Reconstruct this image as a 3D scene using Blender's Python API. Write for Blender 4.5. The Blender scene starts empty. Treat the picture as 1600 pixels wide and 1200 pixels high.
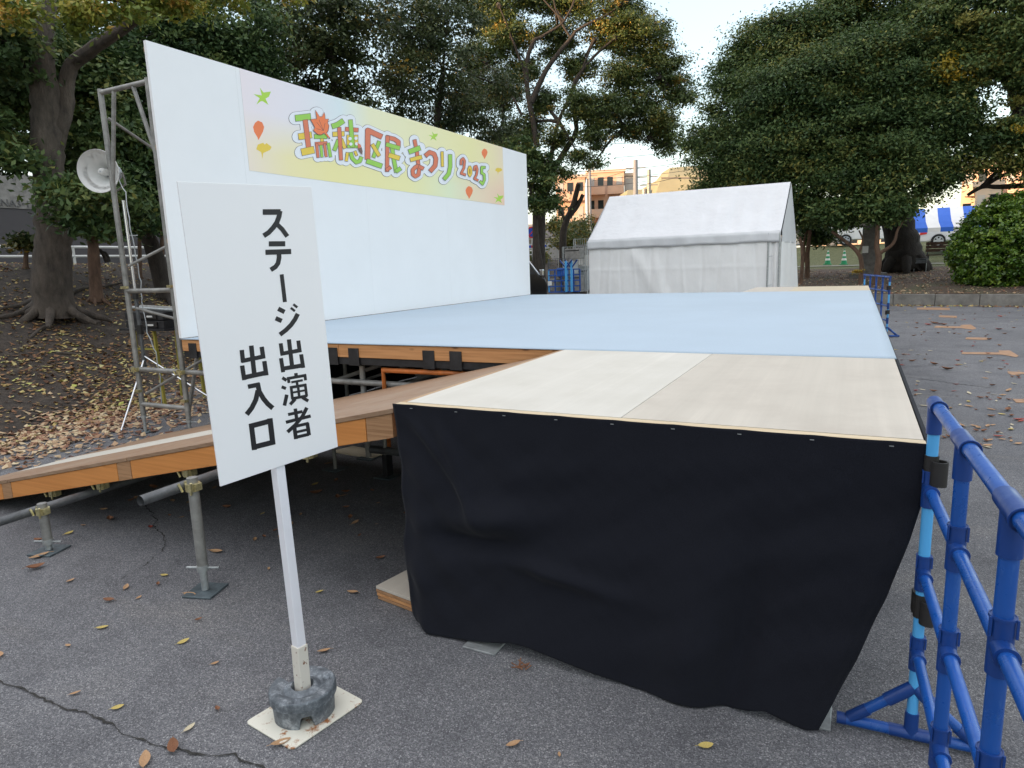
import bpy, math, random
import numpy as np
from mathutils import Vector, Matrix
R_ = random.Random(7); NP = np.random.default_rng(11)
C = bpy.context.scene.collection
rad = math.radians
H = 1.5
# ------------------------------------------------------------------ camera (solved from the stage's edges)
F_PX = 1047.22
cr = Vector((0.89217559, 0.45038608, -0.03427964)); cu = Vector((-0.04835655, 0.17069441, 0.98413671)); cf = Vector((-0.44909281, 0.87636511, -0.1740685))
CAM = Vector((0, 0, H))
def ray(x, y): return cr*((x-800)/F_PX) - cu*((y-600)/F_PX) + cf
def at(x, y, D):
    d = ray(x, y); return CAM + d*(D/math.hypot(d.x, d.y))
def atz(x, y, z):
    d = ray(x, y); return CAM + d*((z-H)/d.z)
def atX(x, y, X):
    d = ray(x, y); return CAM + d*(X/d.x)
def atY(x, y, Y):
    d = ray(x, y); return CAM + d*(Y/d.y)
# ------------------------------------------------------------------ materials
MATS = {}
def newmat(name):
    m = bpy.data.materials.new(name); m.use_nodes = True; MATS[name] = m
    return m, m.node_tree.nodes, m.node_tree.links, m.node_tree.nodes['Principled BSDF']
def ramp(N, L, src, stops):
    r = N.new('ShaderNodeValToRGB'); e = r.color_ramp.elements
    while len(e) < len(stops): e.new(0.5)
    for i, (p, c) in enumerate(stops):
        e[i].position = p; e[i].color = (c[0], c[1], c[2], 1)
    L.new(src, r.inputs[0]); return r.outputs[0]
def noise(N, L, scale, detail=4, rough=.6, stretch=None, vec=None, rot=None):
    t = N.new('ShaderNodeTexCoord'); src = vec or t.outputs['Object']
    if stretch or rot:
        mp = N.new('ShaderNodeMapping'); L.new(src, mp.inputs[0])
        if stretch: mp.inputs['Scale'].default_value = stretch
        if rot: mp.inputs['Rotation'].default_value = rot
        src = mp.outputs[0]
    n = N.new('ShaderNodeTexNoise'); n.inputs['Scale'].default_value = scale; n.inputs['Detail'].default_value = detail; n.inputs['Roughness'].default_value = rough
    L.new(src, n.inputs['Vector']); return n.outputs[0]
def mix(N, L, fac, a, b, mode='MIX'):
    m = N.new('ShaderNodeMix'); m.data_type = 'RGBA'; m.blend_type = mode
    if isinstance(fac, (int, float)): m.inputs[0].default_value = fac
    else: L.new(fac, m.inputs[0])
    for i, v in ((6, a), (7, b)):
        if isinstance(v, tuple): m.inputs[i].default_value = (*v, 1)
        else: L.new(v, m.inputs[i])
    return m.outputs[2]
def bump(N, L, P, h, strength=.3, dist=.01):
    b = N.new('ShaderNodeBump'); b.inputs['Strength'].default_value = strength; b.inputs['Distance'].default_value = dist
    L.new(h, b.inputs['Height']); L.new(b.outputs[0], P.inputs['Normal']); return b
def plain(name, c, rough=.6, metal=0, var=.15, scale=6, bumpk=0, bscale=40, stretch=None, spec=None):
    m, N, L, P = newmat(name)
    n = noise(N, L, scale, 5, .65, stretch)
    lo = tuple(v*(1-var) for v in c); hi = tuple(min(1, v*(1+var)) for v in c)
    L.new(ramp(N, L, n, [(.3, lo), (.7, hi)]), P.inputs['Base Color'])
    P.inputs['Roughness'].default_value = rough; P.inputs['Metallic'].default_value = metal
    if spec is not None: P.inputs['Specular IOR Level'].default_value = spec
    if bumpk: bump(N, L, P, noise(N, L, bscale, 4), bumpk, .01)
    return m
def wood(name, c, dark, axis, knots=True, scale=6, rough=.55, stain=None, amt=.5):
    m, N, L, P = newmat(name)
    st = [22, 22, 22]; st[axis] = .5
    g = noise(N, L, scale*.5, 6, .7, tuple(st)); base = ramp(N, L, g, [(.3, dark), (.55, c), (.75, tuple(min(1, v*1.12) for v in c))])
    if knots:
        v = N.new('ShaderNodeTexVoronoi'); v.inputs['Scale'].default_value = 3.2
        t = N.new('ShaderNodeTexCoord'); mp = N.new('ShaderNodeMapping'); s2 = [2.2, 2.2, 2.2]; s2[axis] = .8; mp.inputs['Scale'].default_value = s2
        L.new(t.outputs['Object'], mp.inputs[0]); L.new(mp.outputs[0], v.inputs['Vector'])
        k = ramp(N, L, v.outputs[0], [(.03, (1, 1, 1)), (.1, (0, 0, 0))]); base = mix(N, L, k, base, tuple(x*.45 for x in dark))
    if stain:
        s = ramp(N, L, noise(N, L, 2.3, 5, .7), [(.45, (0, 0, 0)), (.68, (amt, amt, amt))]); base = mix(N, L, s, base, stain)
    L.new(base, P.inputs['Base Color']); P.inputs['Roughness'].default_value = rough
    bump(N, L, P, g, .12, .004); return m

# asphalt
m, N, L, P = newmat('asphalt')
big = ramp(N, L, noise(N, L, .55, 6, .6), [(.3, (.115, .116, .124)), (.6, (.155, .156, .165)), (.78, (.188, .185, .182))])
streak = ramp(N, L, noise(N, L, .8, 4, .6, (1, 3.5, 1), None, (0, 0, .5)), [(.56, (0, 0, 0)), (.72, (.4, .4, .4))])
big = mix(N, L, streak, big, (.20, .19, .18))
v = N.new('ShaderNodeTexVoronoi'); v.inputs['Scale'].default_value = 240; v.feature = 'F1'; tt = N.new('ShaderNodeTexCoord'); L.new(tt.outputs['Object'], v.inputs['Vector'])
sp = N.new('ShaderNodeSeparateColor'); L.new(v.outputs['Color'], sp.inputs[0])
grain = ramp(N, L, sp.outputs[0], [(.0, (.45, .45, .47)), (.45, (.85, .85, .87)), (.85, (1.25, 1.24, 1.22)), (.97, (2.1, 2.08, 2.0))])
stn = ramp(N, L, noise(N, L, 1.7, 7, .7), [(.36, (.72, .72, .73)), (.5, (1, 1, 1)), (.66, (1.12, 1.11, 1.08))]); big = mix(N, L, .9, big, stn, 'MULTIPLY')
col = mix(N, L, .92, big, grain, 'MULTIPLY')
fine = ramp(N, L, noise(N, L, 260, 2, .6), [(.35, (.6, .6, .6)), (.65, (1.45, 1.45, 1.45))])
col = mix(N, L, .7, col, fine, 'MULTIPLY')
L.new(col, P.inputs['Base Color']); P.inputs['Roughness'].default_value = .82
bump(N, L, P, v.outputs[0], .55, .004)
plain('crack_fill', (.035, .033, .03), .95, 0, .5, 40, .8, 80)
plain('concrete', (.25, .24, .225), .85, 0, .3, 5, .4, 50)
plain('kerb', (.19, .18, .165), .9, 0, .35, 4, .5, 60)
plain('steel', (.27, .265, .25), .5, .35, .35, 9, .2, 60)
plain('steel_dark', (.12, .125, .13), .5, .4, .35, 12, .2, 60)
plain('galv', (.4, .42, .42), .42, .55, .25, 25, .15, 60)
plain('plate', (.12, .15, .165), .5, .45, .35, 20, .2, 60)
plain('chrome', (.75, .77, .8), .18, .9, .05)
plain('zinc', (.62, .55, .3), .35, .75, .35, 60)
plain('rust', (.13, .05, .025), .9, 0, .5, 50, .3, 90)
plain('black_steel', (.022, .022, .024), .55, .1, .5, 12, .25, 70)
plain('orange_paint', (.55, .16, .035), .5, 0, .35, 10)
plain('plastic_white', (.72, .72, .70), .35, 0, .04)
plain('plastic_grey', (.42, .45, .47), .4, 0, .06)
plain('dark_rubber', (.018, .016, .015), .6, 0, .2)
plain('yellow_green', (.32, .28, .05), .6, 0, .2)
plain('sign_white', (.88, .88, .90), .55, 0, .015, 1.2)
plain('panel_white', (.82, .825, .84), .6, 0, .02, 1.5)
plain('ink', (.012, .012, .016), .5, 0, .05)
plain('pole_white', (.72, .72, .76), .5, 0, .06, 4)
for pn_, c1, c2, ro_ in (('pvc_blue', (.010, .080, .345), (.06, .16, .42), .3), ('joint_blue', (.007, .045, .215), (.05, .11, .3), .36)):
    m, N, L, P = newmat(pn_); sc_ = ramp(N, L, noise(N, L, 26, 8, .8, (1, 1, .25)), [(.56, (0, 0, 0)), (.68, (.55, .55, .55))])
    L.new(mix(N, L, sc_, ramp(N, L, noise(N, L, 3, 5), [(.3, tuple(v_*.85 for v_ in c1)), (.7, tuple(v_*1.15 for v_ in c1))]), c2), P.inputs['Base Color'])
    L.new(ramp(N, L, noise(N, L, 15, 6, .7), [(.35, (ro_-.08,)*3), (.7, (ro_+.2,)*3)]), P.inputs['Roughness'])
plain('pvc_light', (.09, .40, .78), .32, 0, .05, 3)
plain('pvc_silver', (.50, .54, .64), .22, .2, .15, 3)
plain('glass_dark', (.012, .016, .02), .06, 0, .1)
plain('car_black', (.006, .006, .007), .15, 0, .1)
plain('car_white', (.75, .75, .75), .25, 0, .03)
plain('car_silver', (.42, .45, .48), .28, .5, .05)
plain('tyre', (.015, .015, .015), .85, 0, .3)
plain('cone_green', (.01, .27, .11), .5, 0, .1)
plain('tent_blue', (.03, .14, .62), .7, 0, .05)
plain('tent_white2', (.8, .8, .8), .7, 0, .04)
plain('stone', (.16, .15, .14), .9, 0, .4, 6, .4, 30)
plain('bench_wood', (.075, .038, .022), .7, 0, .4, 12)
plain('hazard_yellow', (.7, .38, .02), .6, 0, .1)
plain('tape_orange', (.36, .21, .12), .75, 0, .25, 12)
plain('sign_blue', (.02, .08, .5), .4, 0, .05)
plain('sign_red', (.65, .03, .02), .4, 0, .05)
plain('apt_tan', (.55, .36, .26), .8, 0, .1, .6)
plain('apt_light', (.52, .42, .34), .8, 0, .1, .6)
plain('apt_grey', (.42, .40, .38), .8, 0, .1, .6)
plain('ochre_roof', (.25, .225, .135), .7, 0, .07, .4)
plain('roof_grey', (.16, .14, .13), .8, 0, .2, 1)
plain('wire', (.03, .03, .035), .7)
plain('pole_concrete', (.22, .23, .25), .85, 0, .12, 3)
wood('wood_orange', (.62, .25, .065), (.52, .195, .045), 0)
wood('wood_beam', (.58, .29, .12), (.36, .155, .055), 0)
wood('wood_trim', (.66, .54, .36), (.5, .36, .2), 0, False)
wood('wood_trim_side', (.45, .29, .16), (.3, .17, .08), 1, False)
wood('ply_white', (.62, .59, .525), (.585, .555, .49), 1, False, .9, .6, (.50, .47, .40), .4)
wood('ply_grey', (.55, .50, .425), (.50, .455, .385), 1, False, .9, .6, (.42, .37, .31), .45)
wood('ply_far', (.60, .52, .38), (.5, .42, .3), 0, False)
wood('ramp_brown', (.30, .185, .11), (.20, .11, .06), 0, False, 5, .6, (.36, .27, .19), .5)
wood('ramp_pale', (.60, .57, .50), (.48, .44, .36), 0, False, 5)
wood('ply_edge', (.40, .22, .11), (.24, .12, .05), 0, False, 12)
# carpet
m, N, L, P = newmat('carpet')
a = ramp(N, L, noise(N, L, 60, 4, .7, (3, .35, 1)), [(.3, (.355, .445, .535)), (.7, (.40, .49, .58))])
b = ramp(N, L, noise(N, L, .7, 5, .6), [(.3, (.93, .93, .93)), (.7, (1.04, 1.04, 1.04))])
L.new(mix(N, L, 1, a, b, 'MULTIPLY'), P.inputs['Base Color']); P.inputs['Roughness'].default_value = .95; P.inputs['Sheen Weight'].default_value = .2
bump(N, L, P, noise(N, L, 300, 3), .35, .003)
# black cloth
m, N, L, P = newmat('cloth_black')
L.new(ramp(N, L, noise(N, L, 500, 2, .6), [(.3, (.0035, .0042, .0074)), (.7, (.0105, .012, .0195))]), P.inputs['Base Color'])
P.inputs['Roughness'].default_value = .9; P.inputs['Specular IOR Level'].default_value = .22; P.inputs['Sheen Weight'].default_value = .04; P.inputs['Sheen Roughness'].default_value = .5
bump(N, L, P, noise(N, L, 400, 2), .3, .002)
# tent canvas
for cn_, lo_, hi_ in (('canvas', (.64, .65, .67), (.70, .71, .73)), ('canvas_wall', (.82, .81, .80), (.89, .885, .88))):
    m, N, L, P = newmat(cn_)
    L.new(ramp(N, L, noise(N, L, 1.1, 5, .6), [(.3, lo_), (.7, hi_)]), P.inputs['Base Color']); P.inputs['Roughness'].default_value = .6
    bump(N, L, P, noise(N, L, 1.3, 4, .5, (1.4, 1.4, .6)), .8, .08)
# weight (galvanised casting)
m, N, L, P = newmat('cast')
L.new(ramp(N, L, noise(N, L, 28, 6, .75), [(.3, (.06, .07, .08)), (.52, (.16, .18, .20)), (.7, (.42, .45, .48))]), P.inputs['Base Color']); P.inputs['Roughness'].default_value = .55; P.inputs['Metallic'].default_value = .35
bump(N, L, P, noise(N, L, 120, 5), .35, .002)
# painted plate with rust
m, N, L, P = newmat('plate_cream')
L.new(mix(N, L, ramp(N, L, noise(N, L, 16, 7, .75), [(.54, (0, 0, 0)), (.62, (1, 1, 1))]), (.72, .70, .60), (.33, .13, .04)), P.inputs['Base Color']); P.inputs['Roughness'].default_value = .5
m, N, L, P = newmat('pole_cream')
L.new(mix(N, L, ramp(N, L, noise(N, L, 45, 6, .7), [(.6, (0, 0, 0)), (.64, (1, 1, 1))]), (.70, .66, .58), (.2, .07, .02)), P.inputs['Base Color']); P.inputs['Roughness'].default_value = .45
# soil
m, N, L, P = newmat('soil')
L.new(ramp(N, L, noise(N, L, 7, 9, .75), [(.3, (.03, .024, .02)), (.5, (.062, .048, .038)), (.72, (.13, .10, .075))]), P.inputs['Base Color']); P.inputs['Roughness'].default_value = 1
bump(N, L, P, noise(N, L, 22, 8, .7), 1, .05)
m, N, L, P = newmat('bed_soil')
L.new(mix(N, L, ramp(N, L, noise(N, L, .9, 4), [(.5, (0, 0, 0)), (.7, (.8, .8, .8))]), ramp(N, L, noise(N, L, 14, 8, .75), [(.3, (.055, .036, .026)), (.55, (.12, .083, .062)), (.72, (.21, .15, .115))]), ramp(N, L, noise(N, L, 30, 6, .7), [(.3, (.05, .06, .025)), (.7, (.13, .13, .06))])), P.inputs['Base Color']); P.inputs['Roughness'].default_value = 1
bump(N, L, P, noise(N, L, 22, 8, .7), 1, .05)
m, N, L, P = newmat('lawn')
L.new(ramp(N, L, noise(N, L, 5, 9, .8), [(.3, (.055, .075, .03)), (.5, (.11, .12, .05)), (.72, (.21, .19, .10))]), P.inputs['Base Color']); P.inputs['Roughness'].default_value = 1
bump(N, L, P, noise(N, L, 30, 8, .7), 1, .06)
# bark
def bark(name, lo, hi):
    m, N, L, P = newmat(name)
    L.new(ramp(N, L, noise(N, L, 9, 8, .7, (1, 1, .35)), [(.3, lo), (.7, hi)]), P.inputs['Base Color']); P.inputs['Roughness'].default_value = .95
    bump(N, L, P, noise(N, L, 16, 8, .7, (1, 1, .3)), .9, .04)
bark('bark_deep', (.012, .010, .009), (.04, .032, .026)); bark('bark', (.034, .027, .022), (.125, .10, .08)); bark('bark_brown', (.06, .036, .024), (.2, .12, .08)); bark('bark_dark', (.022, .018, .015), (.07, .055, .045))
# tiled street wall
m, N, L, P = newmat('tile_wall')
bt = N.new('ShaderNodeTexBrick'); tc = N.new('ShaderNodeTexCoord'); mp = N.new('ShaderNodeMapping'); mp.inputs['Rotation'].default_value = (rad(90), 0, rad(90)); L.new(tc.outputs['Object'], mp.inputs[0]); L.new(mp.outputs[0], bt.inputs['Vector'])
bt.inputs['Color1'].default_value = (.17, .16, .165, 1); bt.inputs['Color2'].default_value = (.22, .205, .21, 1); bt.inputs['Mortar'].default_value = (.07, .065, .07, 1); bt.inputs['Scale'].default_value = 1; bt.inputs['Brick Width'].default_value = .36; bt.inputs['Row Height'].default_value = .12; bt.inputs['Mortar Size'].default_value = .012; bt.offset = 0
L.new(bt.outputs[0], P.inputs['Base Color']); P.inputs['Roughness'].default_value = .7
# banner print
m, N, L, P = newmat('banner_print')
tc = N.new('ShaderNodeTexCoord'); s = N.new('ShaderNodeSeparateXYZ'); L.new(tc.outputs['Generated'], s.inputs[0])
yv = s.outputs['Y']; zv = s.outputs['Z']
topc = ramp(N, L, yv, [(0, (.84, .76, .79)), (.14, (.80, .77, .82)), (.26, (.72, .80, .82)), (.36, (.84, .82, .56)), (.8, (.86, .80, .42)), (.93, (.86, .76, .46)), (1, (.86, .72, .52))])
botc = ramp(N, L, yv, [(0, (.85, .74, .62)), (.10, (.86, .77, .44)), (.22, (.86, .78, .38)), (.5, (.85, .80, .42)), (.68, (.76, .81, .56)), (.82, (.83, .70, .50)), (1, (.86, .60, .45))])
L.new(mix(N, L, ramp(N, L, zv, [(.2, (0, 0, 0)), (.62, (1, 1, 1))]), botc, topc), P.inputs['Base Color']); P.inputs['Roughness'].default_value = .6
for nm, c in (('print_green', (.33, .62, .10)), ('print_red', (.70, .20, .11)), ('print_yellow', (.80, .58, .08)), ('print_orange', (.85, .22, .08)), ('print_white', (.80, .82, .86)), ('print_line', (.09, .05, .07)), ('print_brown', (.19, .12, .10)), ('print_lime', (.42, .66, .08)), ('letter_grey', (.12, .12, .12))):
    plain(nm, c, .6, 0, .02)
def leafmat(name, stops, rough=.45, spec=.4, trans=.25):
    m, N, L, P = newmat(name)
    at_ = N.new('ShaderNodeAttribute'); at_.attribute_name = 'tone'
    col = ramp(N, L, at_.outputs['Fac'], stops)
    L.new(col, P.inputs['Base Color']); P.inputs['Roughness'].default_value = rough; P.inputs['Specular IOR Level'].default_value = spec
    if trans:
        tr = N.new('ShaderNodeBsdfTranslucent'); L.new(col, tr.inputs[0]); ms = N.new('ShaderNodeMixShader'); ms.inputs[0].default_value = trans
        out = [n for n in N if n.type == 'OUTPUT_MATERIAL'][0]
        L.new(P.outputs[0], ms.inputs[1]); L.new(tr.outputs[0], ms.inputs[2]); L.new(ms.outputs[0], out.inputs[0])
leafmat('leaf_ever', [(0, (.022, .048, .018)), (.45, (.066, .115, .038)), (.8, (.135, .18, .055)), (1, (.24, .23, .06))], .5, .25)
leafmat('leaf_mix', [(0, (.022, .042, .016)), (.45, (.065, .09, .034)), (.8, (.10, .115, .035)), (.93, (.17, .15, .04)), (1, (.36, .22, .03))])
leafmat('leaf_open', [(0, (.035, .062, .02)), (.5, (.085, .125, .035)), (.85, (.17, .18, .045)), (1, (.34, .22, .04))])
leafmat('leaf_sun_tint', [(0, (.07, .11, .02)), (.45, (.17, .22, .035)), (.75, (.36, .33, .05)), (1, (.62, .38, .09))])  # low sun on the overhead crown put into the leaf tones as yellow
leafmat('leaf_yellow', [(0, (.16, .15, .02)), (.5, (.32, .24, .02)), (1, (.5, .3, .03))])
leafmat('leaf_shrub', [(0, (.035, .085, .012)), (.5, (.10, .19, .024)), (1, (.23, .32, .04))], .3, .6)
leafmat('leaf_litter', [(0, (.09, .04, .022)), (.3, (.24, .12, .06)), (.55, (.36, .22, .10)), (.8, (.50, .39, .14)), (.93, (.56, .50, .26)), (1, (.5, .52, .12))], .7, .3, .1)
leafmat('leaf_litter_red', [(0, (.11, .045, .03)), (.3, (.30, .15, .09)), (.6, (.50, .33, .20)), (1, (.66, .54, .34))], .7, .3, .1)
for nm, c in (('dry_tan', (.42, .25, .13)), ('dry_brown', (.22, .095, .045)), ('dry_yellow', (.52, .40, .12)), ('dry_red', (.32, .05, .03)), ('dry_pale', (.55, .48, .33))):
    plain(nm, c, .7, 0, .3, 25, .3, 60)
MT = MATS
# ------------------------------------------------------------------ building helpers
class MB:
    def __init__(s): s.v = []; s.f = []; s.mi = []; s.cur = 0
    def face(s, idx): s.f.append(tuple(idx)); s.mi.append(s.cur)
    def add(s, vs, fs):
        b = len(s.v); s.v += [tuple(v) for v in vs]
        for f in fs: s.face([b+i for i in f])
    def box(s, x0, x1, y0, y1, z0, z1):
        s.add([(x0, y0, z0), (x1, y0, z0), (x1, y1, z0), (x0, y1, z0), (x0, y0, z1), (x1, y0, z1), (x1, y1, z1), (x0, y1, z1)],
              [(0, 3, 2, 1), (4, 5, 6, 7), (0, 1, 5, 4), (1, 2, 6, 5), (2, 3, 7, 6), (3, 0, 4, 7)]); return s
    def beam(s, p, q, w, h, up=(0, 0, 1)):
        p = Vector(p); q = Vector(q); d = (q-p).normalized(); up = Vector(up)
        if abs(d.dot(up)) > .98: up = Vector((0, 1, 0))
        a = d.cross(up).normalized()*(w/2); b = a.cross(d).normalized()*(h/2)
        vs = [e+sa*a+sb*b for e in (p, q) for sa, sb in ((-1, -1), (1, -1), (1, 1), (-1, 1))]
        s.add(vs, [(0, 3, 2, 1), (4, 5, 6, 7), (0, 1, 5, 4), (1, 2, 6, 5), (2, 3, 7, 6), (3, 0, 4, 7)]); return s
    def tube(s, pts, rs, n=12, cap=True, hollow=False):
        pts = [Vector(p) for p in pts]
        if isinstance(rs, (int, float)): rs = [rs]*len(pts)
        ref = None; b = len(s.v); k = len(pts)
        for i, p in enumerate(pts):
            d = (pts[min(i+1, k-1)]-pts[max(i-1, 0)]).normalized()
            if ref is None: ref = Vector((0, 0, 1)) if abs(d.z) < .9 else Vector((1, 0, 0))
            a = d.cross(ref).normalized(); c = a.cross(d).normalized(); ref = c
            for j in range(n):
                t = 2*math.pi*j/n; s.v.append(tuple(p+(a*math.cos(t)+c*math.sin(t))*rs[i]))
        for i in range(k-1):
            for j in range(n):
                j2 = (j+1) % n; s.face([b+i*n+j, b+(i+1)*n+j, b+(i+1)*n+j2, b+i*n+j2])
        if cap: s.face([b+j for j in range(n)]); s.face([b+(k-1)*n+j for j in reversed(range(n))])
        return s
    def lathe(s, prof, o=(0, 0, 0), ax=(0, 0, 1), n=32, a0=0, a1=2*math.pi):
        ax = Vector(ax).normalized(); x = ax.orthogonal().normalized(); y = ax.cross(x); o = Vector(o); b = len(s.v); full = abs(a1-a0-2*math.pi) < 1e-6; m_ = n if full else n+1
        for r, z in prof:
            for j in range(m_):
                t = a0+(a1-a0)*j/n; s.v.append(tuple(o+ax*z+(x*math.cos(t)+y*math.sin(t))*r))
        for i in range(len(prof)-1):
            for j in range(n):
                j2 = (j+1) % m_; s.face([b+i*m_+j, b+i*m_+j2, b+(i+1)*m_+j2, b+(i+1)*m_+j])
        return s
    def prism(s, poly, vec):
        n = len(poly); poly = [Vector(p) for p in poly]; vec = Vector(vec)
        s.add(poly+[p+vec for p in poly], [tuple(reversed(range(n))), tuple(range(n, 2*n))]+[(i, (i+1) % n, n+(i+1) % n, n+i) for i in range(n)]); return s
    def build(s, name, mats, parent=None, smooth=False, bevel=0, local=False, auto=None):
        me = bpy.data.meshes.new(name); off = Vector((0, 0, 0)); 
        if parent is not None and not local: off = rootloc(parent)
        me.from_pydata([tuple(Vector(v)-off) for v in s.v], [], s.f); me.validate()
        if not isinstance(mats, (list, tuple)): mats = [mats]
        for q in mats: me.materials.append(MT[q])
        if len(mats) > 1:
            for p, i in zip(me.polygons, s.mi): p.material_index = i
        if smooth:
            me.polygons.foreach_set('use_smooth', [True]*len(me.polygons))
            me.set_sharp_from_angle(angle=rad(auto or 40))
        o = bpy.data.objects.new(name, me); C.objects.link(o)
        if parent is not None: o.parent = parent
        if bevel:
            bv = o.modifiers.new('bevel', 'BEVEL'); bv.width = bevel; bv.segments = 2; bv.limit_method = 'ANGLE'
        return o
def rootloc(p):
    while p.parent: p = p.parent
    return Vector(p.location)
def tag(o, label=None, cat=None, group=None, kind=None):
    if label: o['label'] = label
    if cat: o['category'] = cat
    if group: o['group'] = group
    if kind: o['kind'] = kind
    return o
def thing(name, label, cat, loc=(0, 0, 0), group=None):
    o = bpy.data.objects.new(name, None); C.objects.link(o); o.location = loc; o.empty_display_size = .1
    return tag(o, label, cat, group)
def copy_tree(o, parent=None):
    c = o.copy(); C.objects.link(c); c.parent = parent
    for ch in o.children: copy_tree(ch, c)
    return c
def grid_mesh(name, fn, nu, nv, matn, parent=None, smooth=True, off=(0, 0, 0)):
    off = Vector(off) if parent is None else rootloc(parent)
    vs = [tuple(Vector(fn(i/nu, j/nv))-off) for j in range(nv+1) for i in range(nu+1)]
    fs = [(j*(nu+1)+i, j*(nu+1)+i+1, (j+1)*(nu+1)+i+1, (j+1)*(nu+1)+i) for j in range(nv) for i in range(nu)]
    me = bpy.data.meshes.new(name); me.from_pydata(vs, [], fs); me.materials.append(MT[matn])
    if smooth: me.polygons.foreach_set('use_smooth', [True]*len(fs))
    o = bpy.data.objects.new(name, me); C.objects.link(o); o.parent = parent
    if parent is None: o.location = off
    return o
def sm(a, b, x):
    t = min(1, max(0, (x-a)/(b-a))); return t*t*(3-2*t)
def nz(x, y, s=1.0, k=0):
    return (math.sin(x*1.7*s+k)+math.sin(y*2.3*s+1.3*k+x*.6*s)+math.sin((x+y)*3.1*s+2*k)*.5+math.sin((x-y)*5.3*s+k*3)*.3)/2.8

# ------------------------------------------------------------------ ground and terrain
g = MB(); g.add([(-300, -200, 0), (300, -200, 0), (300, 400, 0), (-300, 400, 0)], [(0, 1, 2, 3)])
tag(g.build('ground', 'asphalt'), kind='structure')
def bank_edge(Y): return -7.25-max(0, Y-3.5)*.25-.25*nz(Y, 0, .7) if Y < 12 else -9.4-(Y-12)*.12-.25*nz(Y, 0, .7)
def bank_z(X, Y):
    e = bank_edge(Y); d = e-X
    z = 1.9*sm(-.5, 7.6, d)*1.0
    z += .05*nz(X, Y, .9)*sm(0, 1, d)
    if d > 7.8: z -= .45*sm(7.8, 10.5, d)
    return z-.03
def bank_fn(u, v):
    Y = -12+v*72; X = bank_edge(Y)+.3-u*u*.0-u*22
    return (X, Y, bank_z(X, Y))
tag(grid_mesh('earth_bank', bank_fn, 90, 200, 'soil', off=(-12, 8, 0)), kind='structure')
def kerbY(X): return 22.15-.22*(X-.9) if X < 9 else 20.4
def bed_z(X, Y):
    d = Y-kerbY(X)
    return .31+.30*sm(.2, 4, d)+.3*sm(4, 10, d)+1.15*sm(17, 27, d)*sm(-9, -3, X)+.02*nz(X, Y, 1.6)
tag(grid_mesh('planting_bed', lambda u, v: (-6+u*30, kerbY(-6+u*30)+.12+v*9.2, bed_z(-6+u*30, kerbY(-6+u*30)+.12+v*9.2)), 80, 40, 'bed_soil', off=(0, 24, 0)), kind='structure')
tag(grid_mesh('lawn', lambda u, v: (-9+u*60, kerbY(-9+u*60)+9.2+v*60, bed_z(-9+u*60, kerbY(-9+u*60)+9.2+v*60)), 90, 90, 'lawn', off=(0, 40, 0)), kind='structure')
fp = MB()
for i in range(60):
    X0 = -9+i*.6; 
    def pz(X, Y): return bed_z(X, Y)+.05
    fp.add([(X0, kerbY(X0)+12.6, pz(X0, kerbY(X0)+12.6)), (X0+.6, kerbY(X0+.6)+12.6, pz(X0+.6, kerbY(X0+.6)+12.6)), (X0+.6, kerbY(X0+.6)+14.2, pz(X0+.6, kerbY(X0+.6)+14.2)), (X0, kerbY(X0)+14.2, pz(X0, kerbY(X0)+14.2))], [(0, 1, 2, 3)])
tag(fp.build('footpath', 'concrete'), kind='structure')
X = -6.0; k = MB()
while X < 22:
    a = Vector((X+.006, kerbY(X+.006), 0)); b = Vector((X+.994, kerbY(X+.994), 0)); t = .02*R_.random()
    k.prism([a, b, b+Vector((.0, .16, 0)), a+Vector((0, .16, 0))], (0, 0, .31+t*.3)); X += 1.0
tag(k.build('kerb', 'kerb', bevel=.012), kind='structure')
# pavement cracks, thin sheets with ragged edges
def crack(pts, w, name='pavement_crack'):
    P_ = [atz(x, y, .004) for x, y in pts]; b = MB(); line = []
    for a, c in zip(P_, P_[1:]):
        n = max(2, int((c-a).length/.02))
        for i in range(n): line.append(a.lerp(c, i/n))
    off = 0; L1 = []; 
    for i, p in enumerate(line):
        off = off*.85+R_.uniform(-.008, .008); q = p+Vector((off*.6, off, 0)); ww = w*(.25+R_.random())
        L1.append((q+Vector((0, ww, 0)), q-Vector((0, ww*R_.random(), 0))))
    for i in range(len(L1)-1): b.add([L1[i][0], L1[i][1], L1[i+1][1], L1[i+1][0]], [(0, 1, 2, 3)])
    tag(b.build(name, 'crack_fill'), kind='structure')
crack([(0, 1062), (40, 1075), (80, 1100), (120, 1108), (160, 1120), (200, 1140), (240, 1160), (280, 1166), (320, 1180), (360, 1180), (400, 1200), (430, 1215)], .0055)
crack([(228, 770), (234, 800), (240, 820), (262, 848), (250, 862), (225, 885), (190, 905), (160, 920)], .006)
crack([(1330, 590), (1425, 590), (1470, 596), (1560, 607)], .012)
crack([(1370, 575), (1440, 572), (1530, 567), (1600, 556)], .006)
# faded tape marks on the asphalt
def tapes(quads, name='ground_marking'):
    for q in quads:
        b = MB(); b.add([atz(x, y, .005) for x, y in q], [tuple(range(len(q)))]); tag(b.build(name, 'tape_orange'), kind='structure')
tapes([[(1433, 483.5), (1484, 484.5), (1484, 481.5), (1472, 480.5), (1433, 480.5)], [(1467, 495.5), (1495, 496.5), (1495, 493.5), (1467, 492.5)],
       [(1459, 512), (1500, 512.5), (1520, 515), (1526, 513), (1517, 507), (1502, 507.5), (1500, 510), (1462, 509)], [(1508, 530), (1543, 531), (1543, 527.5), (1510, 527)],
       [(1502, 553), (1565, 554), (1588, 558), (1592, 556), (1578, 547.5), (1560, 547.5), (1562, 550.5), (1504, 550)], [(1575, 583), (1582, 586), (1600, 584), (1610, 582), (1574, 580)], [(1582, 623), (1588, 629), (1612, 629), (1612, 624)]])

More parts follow.
